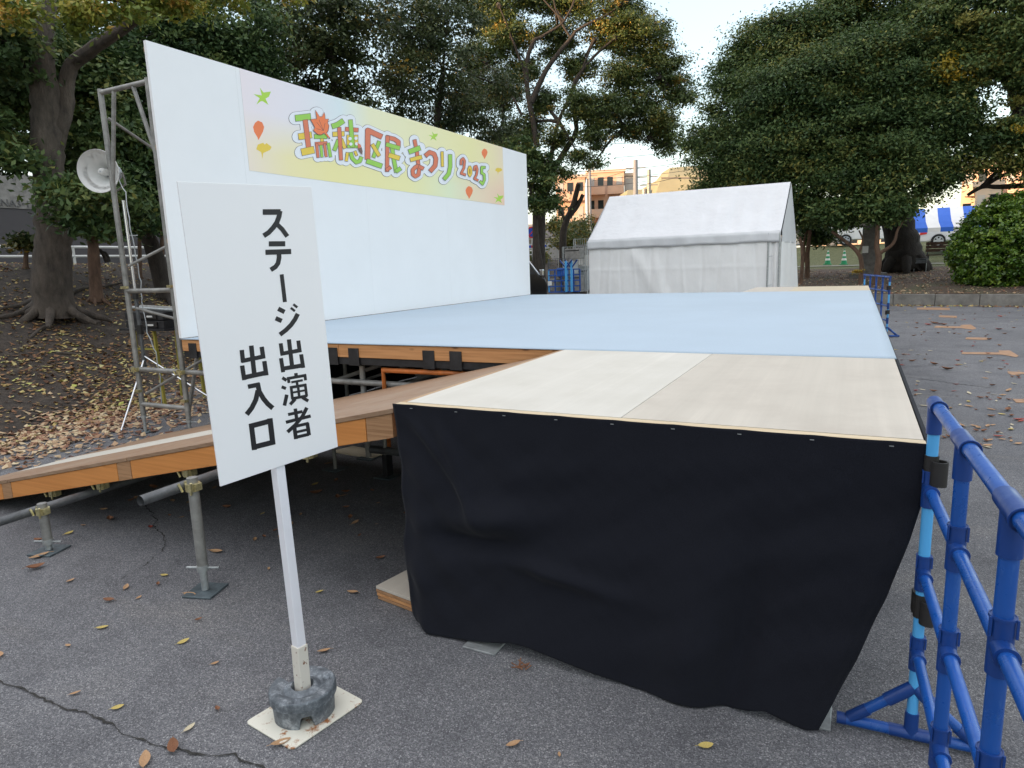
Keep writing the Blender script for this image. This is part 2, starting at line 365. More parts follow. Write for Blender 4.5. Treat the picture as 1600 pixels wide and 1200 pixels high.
# ------------------------------------------------------------------ stage
SX0, SX1, SY0, SY1, SY2, SY3, SZ = -5.39, .21, 2.22, 4.02, 11.39, 13.1, .95
st = thing('stage', 'large raised stage of wooden decks on black steel beams and pipe supports', 'stage', ((SX0+SX1)/2, 7.7, 0))
d = MB()
for i in range(4):
    y0 = SY1+.05+i*1.83
    d.box(SX0, SX1, y0, min(y0+1.826, SY2), SZ-.03, SZ-.006)
d.build('deck', 'ply_far', st)
b = MB(); x = SX0
while x < SX1-.1:
    b.box(x, min(x+1.818, SX1), SY1, SY1+.045, SZ-.108, SZ-.007); x += 1.822
b.build('front_beam', 'wood_beam', st, bevel=.003)
MB().box(SX0+.0, SX1, SY1+.01, SY1+.075, SZ-.166, SZ-.111).build('steel_beam', 'black_steel', st, bevel=.003)
for xx in (-5.25, -3.63, -3.42, -2.73, -2.50, -1.62, -1.4, -.7):
    MB().box(xx-.05, xx+.05, SY1-.008, SY1-.001, SZ-.170, SZ-.035).box(xx-.05, xx+.05, SY1-.001, SY1+.0085, SZ-.170, SZ-.1675).build('bracket', 'black_steel', st, bevel=.002)
for j in range(1, 5):
    y = SY1+j*1.83
    MB().box(SX0, SX1, y-.03, y+.03, SZ-.16, SZ-.035).build('cross_beam', 'black_steel', st)
for i, xx in enumerate((-5.2, -3.45, -1.7, .05)):
    for j in range(5):
        yy = SY1+.12+j*1.8
        l = MB().tube([(xx, yy, .012), (xx, yy, SZ-.19)], .024, 10).build('leg', 'steel', st, True)
        MB().box(xx-.07, xx+.07, yy-.07, yy+.07, 0.002, .012).build('base_plate', 'plate', l)
for i, zz in ((0, .33), (1, .62), (2, .33), (3, .6)):
    MB().tube([(-5.2, SY1+.18+i*1.8, zz), (.05, SY1+.18+i*1.8, zz)], .024, 10).build('pipe', 'steel', st, True)
MB().tube([(-6.28, 4.11, .63), (-1.75, 4.11, .63)], .0245, 12).build('front_pipe', 'steel', st, True)
f = MB(); f.tube([(-3.18, 4.06, .05), (-3.18, 4.06, .748), (-1.8, 4.06, .748), (-1.8, 4.06, .05)], .022, 10); f.build('support_frame', 'orange_paint', st, True)
f = MB(); f.tube([(-3.5, 4.9, .05), (-3.5, 4.9, .5), (-2.9, 4.9, .5)], .02, 8).tube([(-3.9, 5.5, .45), (-2.2, 5.5, .5)], .02, 8).tube([(-4.6, 5.0, .1), (-3.1, 5.6, .7)], .018, 8); f.build('brace', 'galv', st, True)
for j in range(4):
    MB().tube([(SX0+.2, SY1+.2+j*1.8, .2), (SX0+1.9, SY1+.4+j*1.8, .72)], .017, 8).build('brace', 'steel', st, True)
MB().box(SX1, SX1+.012, SY1, SY2, SZ-.13, SZ-.004).build('side_fascia', 'black_steel', st)
def skirt(name, fn, label):
    o = grid_mesh(name, fn, 120, 14, 'cloth_black', off=(SX1, 7.7, 0)); tag(o, label, 'cloth', None); return o
skirt('black_skirt', lambda u, v: (SX1+.014+.012*math.sin(u*90)*v, SY1+.02+u*(SY2-SY1-.02), SZ-.14-(SZ-.15)*v), 'black skirt cloth hanging along the right hand side of the stage')
skirt('black_skirt', lambda u, v: (SX0+u*(SX1-SX0-.05), SY2-.05+.015*math.sin(u*80)*v, SZ-.14-(SZ-.15)*v), 'black skirt cloth closing the far end beneath the stage')
skirt('black_skirt', lambda u, v: (SX0-.05+.012*math.sin(u*80)*v, SY1+.9+u*(SY2-SY1-.9), SZ-.05-(SZ-.06)*v), 'black skirt cloth under the foot of the white backdrop')
# carpet
cp = MB(); n = 40
tag(grid_mesh('stage_carpet', lambda u, v: (SX0+.004+u*(SX1-SX0+.0), SY1-.012+v*(SY2-SY1+.012), SZ+.002+.0012*nz(u*9, v*12, 1)), 80, 80, 'carpet', off=(-2.6, 7.7, 0)), 'pale blue carpet covering the whole top of the stage', 'carpet')
bpy.data.objects['stage_carpet'].modifiers.new('thick', 'SOLIDIFY').thickness = .005

# far landing
fl = thing('landing_platform', 'light plywood landing joined to the far end of the blue stage', 'platform', (-.7, 12.2, 0))
MB().box(-1.61, -.92, SY2+.004, SY3, SZ-.028, SZ+.002).build('plywood_sheet', 'ply_grey', fl, bevel=.002)
MB().box(-.916, SX1, SY2+.004, SY3, SZ-.028, SZ+.002).build('plywood_sheet', 'ply_far', fl, bevel=.002)
MB().box(-1.61, SX1, SY3-.05, SY3, SZ-.13, SZ-.03).box(-1.61, -1.57, SY2+.01, SY3-.052, SZ-.13, SZ-.03).build('frame', 'wood_beam', fl)
for xx in (-1.5, .1):
    for yy in (11.6, 12.95): MB().tube([(xx, yy, 0), (xx, yy, SZ-.03)], .024, 8).build('leg', 'steel', fl, True)
# near landing
nl = thing('landing_platform', 'pale plywood landing in front of the stage with black cloth on its front', 'platform', (-.74, 3.1, 0))
XM = -.725; XL = -1.69
def sheet(name, x0, x1, matn, lab=None):
    o = MB().box(x0, x1, SY0+.045, SY1-.015, SZ-.026, SZ).build(name, matn, nl, bevel=.0015)
    if lab: o['label'] = lab
sheet('plywood_sheet', XL+.03, XM-.0015, 'ply_white', 'whiter plywood sheet beside the ramp')
sheet('plywood_sheet', XM+.0015, SX1-.005, 'ply_grey', 'greyer weathered plywood sheet beside the blue barrier')
MB().box(XL, SX1-.001, SY0, SY0+.042, SZ-.026, SZ-.0015).build('edge_trim', 'wood_trim', nl, bevel=.002)
MB().box(XL, XL+.028, SY0+.043, SY1-.02, SZ-.026, SZ-.002).build('edge_trim', 'wood_trim_side', nl, bevel=.002)
MB().box(XL, SX1, SY0+.004, SY0+.044, SZ-.135, SZ-.028).box(XL, XL+.04, SY0+.045, SY1-.02, SZ-.135, SZ-.028).box(SX1-.04, SX1, SY0+.045, SY1-.02, SZ-.135, SZ-.028).build('frame', 'wood_orange', nl)
MB().box(SX1+.0005, SX1+.012, SY0+.002, SY1-.02, SZ-.15, SZ-.003).build('side_fascia', 'cloth_black', nl)
for (xx, yy) in ((-1.29, 2.36), (-.06, 2.36), (-1.45, 3.85), (-.06, 3.85)):
    l = MB().tube([(xx, yy, .012), (xx, yy, SZ-.14)], .024, 12).build('leg', 'steel', nl, True)
for (xx, yy) in ((-1.26, 2.155), (-.075, 2.215)):
    o = MB().box(xx-.07, xx+.075, yy-.075, yy+.075, .001, .009).build('base_plate', 'galv', nl, bevel=.002)
    MB().tube([(xx, yy+.05, .01), (xx, yy+.05, .3)], .017, 10).build('jack_screw', 'galv', nl, True)
MB().tube([(-1.2, 2.28, .2), (-1.3, 3.6, .2)], .024, 12).build('pipe', 'steel', nl, True)

# black cloth hung on the landing's front
LEFT = [(618, 636, 0), (622, 720, .33), (632, 850, .72), (650, 975, .97), (660, 988, 1)]
TOPP = None
def cl_left(t):
    pts = [(-1.694, .949), (-1.675, .71), (-1.665, .342), (-1.62, .03), (-1.60, .012)]; ts = [0, .25, .65, .97, 1]
    return np.interp(t, ts, [p[0] for p in pts])
def cl_right(t): return float(np.interp(t, [0, .17, .32, .52, .75, 1], [.214, .212, .183, .132, .060, -.035]))
BS = [(-1.60, .012), (-1.52, .002), (-1.40, .0), (-1.24, .02), (-1.13, .045), (-1.05, .048), (-.88, .028), (-.66, .0), (-.5, -.0), (-.4, .0), (-.3, .0), (-.2, .03), (-.12, .008), (-.075, .0), (-.04, .012)]
def cloth(u, v):
    t = v; xl = float(cl_left(t)); xr = cl_right(t); xx = xl+(xr-xl)*u
    xb = -1.60+(1.56)*u
    zb = float(np.interp(xb, [p[0] for p in BS], [p[1] for p in BS]))+.006
    z = .951+(zb-.951)*t
    flare = .10*t**1.6
    w = 0
    w -= .05*math.exp(-((u-.815+.06*(1-t))/.035)**2)*sm(.2, .9, t)
    w += .075*math.exp(-((u-.73+.05*(1-t))/.075)**2)*sm(.25, 1, t)
    w += .016*math.sin(u*11+2.2*t)*sm(.35, 1, t)*(1-.5*u)
    w += .055*math.exp(-((u-.25+.12*(t-.48))/.085)**2)*math.exp(-((t-.46)/.075)**2)
    w -= .05*math.exp(-((u-.19)/.10)**2)*math.exp(-((t-.575)/.05)**2)
    w += .035*math.exp(-((t-.62-.10*u)/.035)**2)*math.exp(-((u-.42)/.12)**2)
    w += .02*math.exp(-((u*1.0-.10-t*.22)/.018)**2)*sm(.03, .15, t)*(1-sm(.4, .6, t))
    w += .016*math.exp(-((u-.02-t*.42)/.015)**2)*sm(.03, .15, t)*(1-sm(.35, .6, t))
    w += .010*nz(u*9+t*3, t*6, 1, 2)*sm(.05, .3, t)+.004*nz(u*24, t*15, 1, 5)*sm(.02, .2, t)
    for k_ in range(9): w -= .006*math.exp(-((u-(.05+k_*.113))/.02)**2)*(1-sm(0, .12, t))
    w += .006*math.sin((u*1.9-t)*26)*math.exp(-(u/.28)**2)*sm(.02, .2, t)
    w *= 1-.45*sm(.75, 1, t)
    edge = .02*sm(.97, 1, u)*sm(.1, .5, t)*(1-sm(.8, 1, t))
    y = 2.212-flare-w+edge*1.2+ (.05*sm(.06, 0, u))*t
    return (xx, y-.003, z)
o = grid_mesh('black_cloth', cloth, 150, 110, 'cloth_black', off=(-.74, 2.2, 0)); tag(o, 'black cloth stapled along the front edge of the plywood landing, loose at the hem', 'cloth')
o.modifiers.new('thick', 'SOLIDIFY').thickness = .0015
for i in range(9):
    xx = -1.6+i*.215; s_ = MB().box(xx-.006, xx+.006, 2.2055, 2.2075, .936, .938).build('staple', 'galv', o)

# plywood packers under the landing leg
pk = thing('plywood_packers', 'small stack of thick plywood offcuts on the asphalt under the landing corner', 'wood stack', (-1.76, 2.42, 0))
for i in range(4):
    dx = R_.uniform(-.006, .006); p = MB(); 
    a = [(-1.90+dx, 2.27), (-1.66+dx, 2.23), (-1.60+dx, 2.55), (-1.84+dx, 2.6)]
    p.prism([(x_, y_, .003+i*.0165) for x_, y_ in a], (0, 0, .0135)); p.build('board', ('ply_edge', 'wood_beam', 'ply_edge')[i] if i < 3 else 'ply_grey', pk, bevel=.001)
MB().box(-1.80, -1.66, 2.37, 2.5, .069, .074).build('jack_plate', 'galv', pk)

# ------------------------------------------------------------------ ramp
RS, RZ = .217, .93
def rz(X): return RZ+RS*(X+1.69)
rp = thing('ramp', 'long wooden ramp with orange side beam climbing to the plywood landing', 'ramp', (-3.8, 3.1, 0))
RX0, RX1 = -5.85, -1.70
def slab(b, x0, x1, y0, y1, top, th):
    b.add([(x0, y0, rz(x0)+top-th), (x1, y0, rz(x1)+top-th), (x1, y1, rz(x1)+top-th), (x0, y1, rz(x0)+top-th), (x0, y0, rz(x0)+top), (x1, y0, rz(x1)+top), (x1, y1, rz(x1)+top), (x0, y1, rz(x0)+top)],
          [(0, 3, 2, 1), (4, 5, 6, 7), (0, 1, 5, 4), (1, 2, 6, 5), (2, 3, 7, 6), (3, 0, 4, 7)]); return b
secs = [(-5.85, -4.83), (-4.826, -3.55), (-3.546, -1.70)]
for (a0, a1) in secs: slab(MB(), a0, a1-.004, SY0+.0, 2.76, 0, .02).build('deck_board', 'ramp_brown', rp, bevel=.001)
for (a0, a1) in ((-5.85, -4.2), (-4.196, -2.9)): slab(MB(), a0, a1, 2.765, 3.2, .0, .02).build('deck_board', 'ramp_pale', rp, bevel=.001)['label'] = 'paler weathered deck board'
slab(MB(), -2.896, RX1-.004, 2.765, 3.2, 0, .02).build('deck_board', 'ramp_brown', rp)
for (a0, a1) in secs: slab(MB(), a0, a1-.004, 3.205, SY1-.03, 0, .02).build('deck_board', 'ramp_brown', rp, bevel=.001)
for (a0, a1) in ((-5.6, -4.92), (-4.80, -3.66), (-3.53, -1.86)):
    slab(MB(), a0, a1, SY0+.005, SY0+.045, -.0215, .105).build('side_beam', 'wood_orange', rp, bevel=.003)
    slab(MB(), a0, a1, SY1-.08, SY1-.04, -.0215, .105).build('side_beam', 'wood_orange', rp, bevel=.003)
for (a0, a1) in ((-4.915, -4.805), (-3.655, -3.535), (-1.855, -1.715)):
    slab(MB(), a0, a1, SY0+.006, SY0+.042, -.0215, .105).build('end_block', 'ply_edge', rp)
for xx in (-4.95, -4.4, -3.9, -3.2, -2.6, -2.0):
    slab(MB(), xx, xx+.04, SY0+.05, SY1-.09, -.0215, .09).build('joist', 'ply_edge', rp)
def clamp(c, parent, ax=(0, 0, 1)):
    b = MB(); c = Vector(c); b.lathe([(.0255, -.018), (.034, -.018), (.034, .018), (.0255, .018)], c, ax, 16)
    b.box(c.x-.045, c.x-.025, c.y-.012, c.y+.03, c.z-.02, c.z+.025); b.tube([c+Vector((.02, -.03, -.03)), c+Vector((.035, -.035, .03))], .006, 6); b.tube([c+Vector((-.03, -.035, -.02)), c+Vector((-.045, -.04, .02))], .006, 6)
    b.box(c.x+.02, c.x+.045, c.y-.02, c.y+.015, c.z-.012, c.z+.02)
    return b.build('clamp', 'zinc', parent, True)
def jackpost(x, y, ztop, wing, name, label, pa, pb):
    t = thing(name, label, 'support', (x, y, 0), 'pipe supports under the ramp')
    MB().tube([(x, y, .013), (x, y, wing+.02)], .017, 14).build('jack_screw', 'galv', t, True)
    MB().tube([(x, y, wing), (x, y, ztop), ], .0245, 20).tube([(x, y, ztop-.001), (x, y, ztop+.0005)], .02, 16).build('post', 'steel', t, True)
    a = .3; pl = MB(); c_, s_ = math.cos(a)*.075, math.sin(a)*.075
    pl.prism([(x+c_-s_, y+s_+c_, .002), (x-c_-s_, y-s_+c_, .002), (x-c_+s_, y-s_-c_, .002), (x+c_+s_, y+s_-c_, .002)], (0, 0, .009)); pl.build('base_plate', 'plate', t, bevel=.002)
    MB().lathe([(.0, -.014), (.028, -.014), (.028, .014), (.0, .014)], (x, y, wing), (0, 0, 1), 16).tube([(x-.075, y-.03, wing), (x+.075, y+.03, wing)], .0055, 8).build('wing_nut', 'galv', t, True)
    clamp((x, y, ztop-.045), t)
    pp = MB().tube([pa, pb], .0245, 20, cap=False); pp.tube([Vector(pa)+Vector((.0, .002, 0)), pb], .0205, 20, cap=False)
    o = pp.build('cross_pipe', 'steel_dark', t, True)
    return t
jackpost(-2.725, 2.0, .575, .125, 'ramp_support', 'taller pipe post with winged jack holding the ramp cross pipe', (-2.79, 1.78, .525), (-2.79, 4.0, .535))
jackpost(-3.985, 1.98, .285, .06, 'ramp_support', 'shorter pipe post with winged jack near the low end of the ramp', (-4.05, 1.72, .235), (-4.05, 4.0, .245))
jackpost(-1.98, 3.75, .6, .12, 'ramp_support', 'dark jack post at the back under the high end of the ramp', (-1.98, 3.2, .56), (-1.98, 4.0, .56))
for (x, y) in ((-3.5, 3.8), (-3.0, 3.79)):
    t = thing('floor_jack', 'thin threaded jack on a small plate under the far side of the ramp', 'jack', (x, y, 0), 'threaded jacks under the ramp')
    MB().tube([(x, y, .01), (x, y, .34)], .015, 10).build('jack_screw', 'steel', t, True); MB().box(x-.07, x+.07, y-.07, y+.07, .002, .01).build('base_plate', 'plate', t)
t = thing('loose_pipe', 'short dark steel pipe resting level under the high end of the ramp', 'pipe', (-2.6, 3.7, 0))
MB().tube([(-3.13, 3.79, .2), (-2.2, 3.82, .2)], .03, 16, cap=False).tube([(-3.13, 3.79, .2), (-2.2, 3.82, .2)], .025, 16).build('tube', 'steel_dark', t, True)
for xx in (-2.35, -3.0): MB().box(xx-.02, xx+.02, 3.77, 3.84, .002, .172).build('bracket', 'black_steel', t)
t = thing('loose_pipe', 'open ended grey pipe lying beside the black cloth under the ramp', 'pipe', (-2.0, 2.9, 0))
MB().tube([(-2.15, 2.95, .25), (-1.4, 3.3, .25)], .03, 18, cap=False).tube([(-2.15, 2.95, .25), (-1.4, 3.3, .25)], .025, 18).build('tube', 'galv', t, True); MB().box(-1.6, -1.5, 3.2, 3.25, .002, .222).build('bracket', 'black_steel', t)
for (xx, yy) in ((-4.5, 2.32), (-3.15, 2.3), (-2.28, 2.3), (-3.98, 2.32)):
    clamp((xx, yy, rz(xx)-.15), rp)
o = MB().prism([(-3.86, 4.17, .003), (-3.4, 4.12, .003), (-3.37, 4.3, .003), (-3.8, 4.36, .003)], (0, 0, .012)).build('plywood_offcut', 'ply_far'); tag(o, 'thin plywood offcut lying on the asphalt beneath the stage edge', 'board')

# ------------------------------------------------------------------ backdrop wall
BX, BY0, BY1, BT = -5.387, 4.02, 11.39, 3.46
bw = thing('backdrop_wall', 'tall white backdrop wall standing along the back edge of the stage', 'backdrop', (BX, 7.7, 0))
npan = 8; pw = (BY1-BY0)/npan
for i in range(npan):
    y0 = BY0+i*pw
    MB().box(BX-.03, BX+.0003*(i % 2), y0+.0004, y0+pw-.0004, SZ+.006, BT).build('panel', 'panel_white', bw)
fr = MB()
for i in range(9): fr.box(BX-.075, BX-.032, BY0+.06+i*(pw-.014), BY0+.09+i*(pw-.014), SZ-.0, BT-.02)
for z in (SZ+.03, 1.8, 2.6, BT-.06): fr.box(BX-.118, BX-.077, BY0+.06, BY1-.01, z, z+.04)
fr.build('frame', 'wood_trim_side', bw)
for i in range(5): MB().tube([(BX-.12, BY0+.8+i*1.5, 2.6), (BX-1.1, BY0+.8+i*1.5, .02)], .02, 8).build('brace', 'steel', bw, True)
# banner
YB0, YB1, ZB0, ZB1 = 4.99, 10.46, 2.512, 3.458
bn = MB().box(BX+.0012, BX+.003, YB0, YB1, ZB0, ZB1).build('banner', 'banner_print', bw)
# lettering: strokes measured in the two enlarged views
def Z1(p): return (440+p[0]/8, 150+p[1]/8)
def Z2(p): return (620+p[0]/8.571, 190+p[1]/8.571)
G_, RD, Y_, O_ = 'print_green', 'print_red', 'print_yellow', 'print_orange'
S1 = [  # (colour, width, pts)
 (G_, 75, [(165, 280), (355, 258)]), (Y_, 75, [(205, 510), (368, 487)]), (RD, 58, [(288, 300), (330, 640)]), (Y_, 85, [(242, 705), (398, 672)]),
 (G_, 52, [(402, 508), (560, 508)]), (Y_, 38, [(497, 535), (500, 585)]), (RD, 40, [(412, 600), (560, 590)]), (G_, 34, [(575, 590), (604, 762)]), (RD, 32, [(430, 600), (448, 770)]), (G_, 30, [(483, 618), (497, 765)]), (RD, 30, [(528, 600), (550, 760)]),
 (G_, 62, [(622, 382), (690, 360), (765, 310)]), (Y_, 55, [(632, 480), (775, 472)]), (G_, 44, [(702, 550), (650, 682)]), (Y_, 40, [(738, 540), (785, 655)]), (RD, 44, [(712, 395), (735, 800)]),
 (RD, 48, [(790, 415), (950, 427)]), (Y_, 150, [(808, 565), (946, 565)]), (G_, 34, [(815, 632), (945, 632)]), (G_, 50, [(852, 300), (880, 640)]),
 (Y_, 34, [(815, 708), (800, 815)]), (G_, 44, [(856, 708), (875, 780), (925, 830), (970, 815), (990, 762)]), (Y_, 30, [(908, 690), (930, 745)]),
 (RD, 62, [(1245, 512), (1070, 432), (1066, 792)]), (G_, 58, [(1055, 812), (1245, 878)]), (G_, 42, [(1212, 568), (1138, 770)]), (Y_, 42, [(1125, 605), (1212, 750)]),
 (RD, 50, [(1300, 515), (1400, 540), (1452, 575), (1450, 640)]), (RD, 44, [(1315, 500), (1310, 945)]), (RD, 40, [(1300, 930), (1355, 890)]), (G_, 44, [(1372, 640), (1390, 770), (1425, 955)]), (G_, 48, [(1298, 605), (1468, 655)]), (G_, 48, [(1420, 945), (1480, 905)]), (Y_, 54, [(1330, 738), (1466, 780)])]
S2 = [(RD, 44, [(228, 245), (262, 420), (280, 590)]), (Y_, 50, [(172, 515), (325, 475)]), (G_, 62, [(152, 408), (303, 352)]), (RD, 46, [(278, 590), (235, 615), (203, 650), (207, 710), (240, 735), (280, 712), (292, 640), (275, 585)]), (RD, 46, [(285, 600), (348, 632)]),
 (RD, 54, [(372, 460), (430, 412), (490, 435), (515, 500), (505, 590), (437, 668)]), (Y_, 32, [(597, 405), (602, 602)]), (G_, 48, [(704, 443), (706, 600), (685, 700), (622, 775)]),
 (RD, 28, [(850, 580), (852, 520), (878, 495), (898, 530), (890, 620), (852, 695), (912, 715)]), (Y_, 24, [(968, 600), (950, 640), (952, 700), (968, 730), (985, 700), (985, 640), (968, 600)]), (RD, 26, [(1028, 655), (1032, 605), (1055, 598), (1068, 640), (1058, 710), (1030, 765), (1078, 790)]), (G_, 30, [(1175, 615), (1128, 612), (1125, 690), (1160, 710), (1163, 780), (1138, 838), (1103, 800)])]
LAYER = [0]
def flat_poly(b, pts, Xo, cap=None):
    P_ = [atX(x, y, BX) for x, y in pts]; vs = [(BX+Xo, p.y, p.z) for p in P_]; b.add(vs, [tuple(range(len(vs)))])
def stroke(b, pts, w, rnd, Xo0, step=.00006):
    n = 0
    for i in range(len(pts)-1):
        (x0, y0), (x1, y1) = pts[i], pts[i+1]; L_ = math.hypot(x1-x0, y1-y0) or 1; ux, uy = (x1-x0)/L_, (y1-y0)/L_; nx, ny = -uy*w/2, ux*w/2
        flat_poly(b, [(x0+nx, y0+ny), (x0-nx, y0-ny), (x1-nx, y1-ny), (x1+nx, y1+ny)], Xo0+LAYER[0]*step); LAYER[0] += 1
    for i, (x0, y0) in enumerate(pts):
        if rnd or 0 < i < len(pts)-1:
            flat_poly(b, [(x0+w/2*math.cos(t*math.pi/8), y0+w/2*math.sin(t*math.pi/8)) for t in range(16)], Xo0+LAYER[0]*step); LAYER[0] += 1
allst = [(c, w/8, [Z1(p) for p in pts]) for c, w, pts in S1]+[(c, w/8.571, [Z2(p) for p in pts]) for c, w, pts in S2]
maple = [Z1(p) for p in ((410, 180), (432, 215), (462, 262), (492, 262), (518, 210), (528, 250), (530, 293), (572, 290), (560, 340), (576, 372), (568, 430), (548, 462), (590, 522), (578, 530), (520, 462), (480, 485), (440, 480), (410, 455), (384, 428), (405, 400), (378, 345), (350, 298), (400, 290), (428, 288))]
hl = MB(); LAYER[0] = 0
for c, w, pts in allst: stroke(hl, pts, w+11.2, True, .0032, .00001)
stroke(hl, [Z1((430, 230)), Z1((470, 420))], 24, True, .0032, .00001)
hl.build('letter_outline', 'print_line', bn)
hw = MB(); LAYER[0] = 0
for c, w, pts in allst: stroke(hw, pts, w+10.2, True, .0058, .00001)
stroke(hw, [Z1((430, 230)), Z1((470, 420))], 23, True, .0058, .00001)
hw.build('letter_halo', 'print_white', bn)
base = .0086
lt = MB(); names = [G_, RD, Y_, O_, 'print_line', 'print_white', 'print_brown']; LAYER[0] = 0
for c, w, pts in allst:
    lt.cur = 4; stroke(lt, pts, w+1.1, False, base, .00002)
    # butt ends need the outline a little longer
    for a_, b_ in ((pts[0], pts[1]), (pts[-1], pts[-2])):
        L_ = math.hypot(a_[0]-b_[0], a_[1]-b_[1]) or 1; ux, uy = (a_[0]-b_[0])/L_, (a_[1]-b_[1])/L_
        stroke(lt, [(a_[0]-ux*1.0, a_[1]-uy*1.0), (a_[0]+ux*.6, a_[1]+uy*.6)], w+1.1, False, base, .00002)
    lt.cur = names.index(c); stroke(lt, pts, w, False, base, .00002)
lt.cur = 5
for c_ in ((842, 535), (917, 530), (852, 602), (925, 600)):
    stroke(lt, [Z1(c_), Z1((c_[0]+1, c_[1]))], 5.2, True, base, .00002)
lt.cur = 4; flat_poly(lt, [((x-Z1((470, 360))[0])*1.06+Z1((470, 360))[0], (y-Z1((470, 360))[1])*1.05+Z1((470, 360))[1]) for x, y in maple], base+LAYER[0]*.00002); LAYER[0] += 1
lt.cur = 3; flat_poly(lt, maple, base+LAYER[0]*.00002); LAYER[0] += 1
lt.cur = 4
for a_, b_ in (((510, 435), (455, 300)), ((510, 435), (425, 330)), ((510, 435), (420, 410)), ((510, 435), (530, 340))):
    stroke(lt, [Z1(a_), Z1(b_)], .5, False, base, .00002)
lt.cur = 1; flat_poly(lt, [Z1(p) for p in ((935, 585), (945, 660), (985, 640), (975, 610))], base+LAYER[0]*.00002); LAYER[0] += 1
lt.cur = 6; flat_poly(lt, [Z1(p) for p in ((940, 665), (988, 640), (1000, 690), (996, 740), (965, 705))], base+LAYER[0]*.00002)
lt.build('lettering', names, bn)
def motif(kind, cx, cy, s, matn):
    b = MB()
    if kind == 'leaf':
        pts = [(-.1, -1.05), (.45, -.8), (.7, -.2), (.55, .4), (.15, 1.15), (-.05, 1.5), (-.2, 1.1), (-.6, .45), (-.75, -.2), (-.5, -.75)]
    elif kind == 'ginkgo':
        pts = [(-.2, 1.4), (-.35, .5), (-1, .1), (-.8, -.5), (-.1, -.75), (.1, -.5), (.35, -.7), (1, -.2), (.8, .2), (-.1, .6)]
    else:
        pts = [(-.1, -.15), (-.35, -1.1), (.1, -.5), (1, -.6), (.75, 0), (.35, .25), (.7, 1), (.0, .55), (-.2, .55), (-.75, .95), (-.35, .2), (-1.1, -.3)]
    flat_poly(b, [(cx+p*s, cy+q*s) for p, q in pts], .0034); b.build('leaf_motif', matn, bn)
motif('star', 410, 151, 13, 'print_lime'); motif('leaf', 404, 201, 12, 'print_orange'); motif('ginkgo', 412, 232, 12, 'print_yellow')
motif('star', 677, 213, 7, 'print_lime'); motif('leaf', 757, 239, 6.5, 'print_orange'); motif('ginkgo', 779, 266, 5.5, 'print_yellow'); motif('leaf', 733, 299, 8, 'print_orange'); motif('star', 779, 310, 7.5, 'print_lime')

# ------------------------------------------------------------------ standing sign
bc = [Vector(p) for p in ((-1.693, 1.309, 1.762), (-1.619, 1.756, 1.779), (-1.631, 1.793, .879), (-1.706, 1.346, .863))]
ex = (bc[1]-bc[0]).normalized(); ez = (bc[0]-bc[3]).normalized(); en = ex.cross(ez).normalized()   # en faces the camera
if en.x < 0: en = -en
sg = thing('standing_sign', 'white upright sign with black Japanese lettering on a pole and rusty cream base', 'sign', (-1.62, 1.52, 0))
b = MB(); b.prism([bc[3], bc[2], bc[1], bc[0]], -en*.006); b.build('board', 'sign_white', sg, bevel=.0008)
def onboard(x, y):
    d_ = ray(x, y); t_ = (bc[0]-CAM).dot(en)/d_.dot(en); return CAM+d_*t_
def ZA(p): return (340+p[0]/5.717, 310+p[1]/5.717)
def ZB(p): return (350+p[0]/5.456, 500+p[1]/5.456)
GA = [[(50, [(402, 122), (562, 121)]), (44, [(556, 112), (548, 160), (528, 215), (495, 262), (455, 305), (410, 334)]), (40, [(528, 230), (575, 275), (622, 340)])],
      [(46, [(456, 406), (603, 405)]), (46, [(426, 482), (656, 474)]), (42, [(547, 480), (548, 530), (538, 580), (515, 612), (473, 638)])],
      [(36, [(571, 678), (600, 926)])],
      [(40, [(540, 985), (597, 1015)]), (40, [(517, 1070), (572, 1095)]), (22, [(675, 946), (711, 974)]), (22, [(652, 977), (689, 1007)]), (40, [(715, 1030), (690, 1080), (655, 1130), (610, 1175), (555, 1217)])]]
GB = [[(36, [(552, 165), (580, 400)]), (34, [(482, 198), (495, 292)]), (34, [(632, 175), (644, 265)]), (34, [(478, 290), (660, 256)]), (34, [(484, 325), (503, 445)]), (34, [(656, 292), (674, 408)]), (36, [(490, 416), (676, 386)])],
      [(28, [(496, 492), (532, 515)]), (27, [(490, 570), (527, 584)]), (31, [(534, 636), (514, 730)]), (30, [(611, 452), (615, 488)]), (25, [(535, 500), (700, 470)]), (25, [(546, 495), (553, 537)]), (25, [(688, 466), (694, 514)]), (19, [(572, 531), (670, 513)]), (22, [(618, 520), (625, 565)]), (24, [(570, 566), (582, 675)]), (24, [(690, 545), (703, 650)]), (24, [(560, 576), (700, 552)]), (17, [(578, 619), (700, 597)]), (24, [(574, 671), (708, 645)]), (22, [(628, 555), (640, 660)]), (28, [(606, 672), (562, 720)]), (28, [(664, 658), (716, 690)])],
      [(26, [(545, 806), (668, 780)]), (30, [(606, 755), (620, 855)]), (28, [(526, 872), (738, 818)]), (31, [(705, 747), (665, 825), (605, 895), (540, 955)]), (34, [(598, 905), (612, 1015)]), (33, [(708, 878), (724, 982)]), (26, [(600, 908), (720, 880)]), (22, [(608, 957), (718, 932)]), (27, [(608, 1000), (722, 974)])],
      [(40, [(231, 218), (258, 470)]), (38, [(150, 255), (162, 362)]), (38, [(320, 228), (334, 325)]), (36, [(148, 350), (350, 308)]), (38, [(153, 388), (172, 512)]), (38, [(342, 350), (360, 472)]), (40, [(160, 492), (368, 447)])],
      [(38, [(203, 569), (304, 548)]), (42, [(284, 538), (300, 610), (335, 670), (372, 715), (415, 752)]), (42, [(288, 600), (270, 680), (235, 750), (192, 805)])],
      [(44, [(231, 885), (258, 1108)]), (46, [(390, 838), (416, 1062)]), (44, [(215, 907), (408, 857)]), (44, [(245, 1085), (425, 1040)])]]
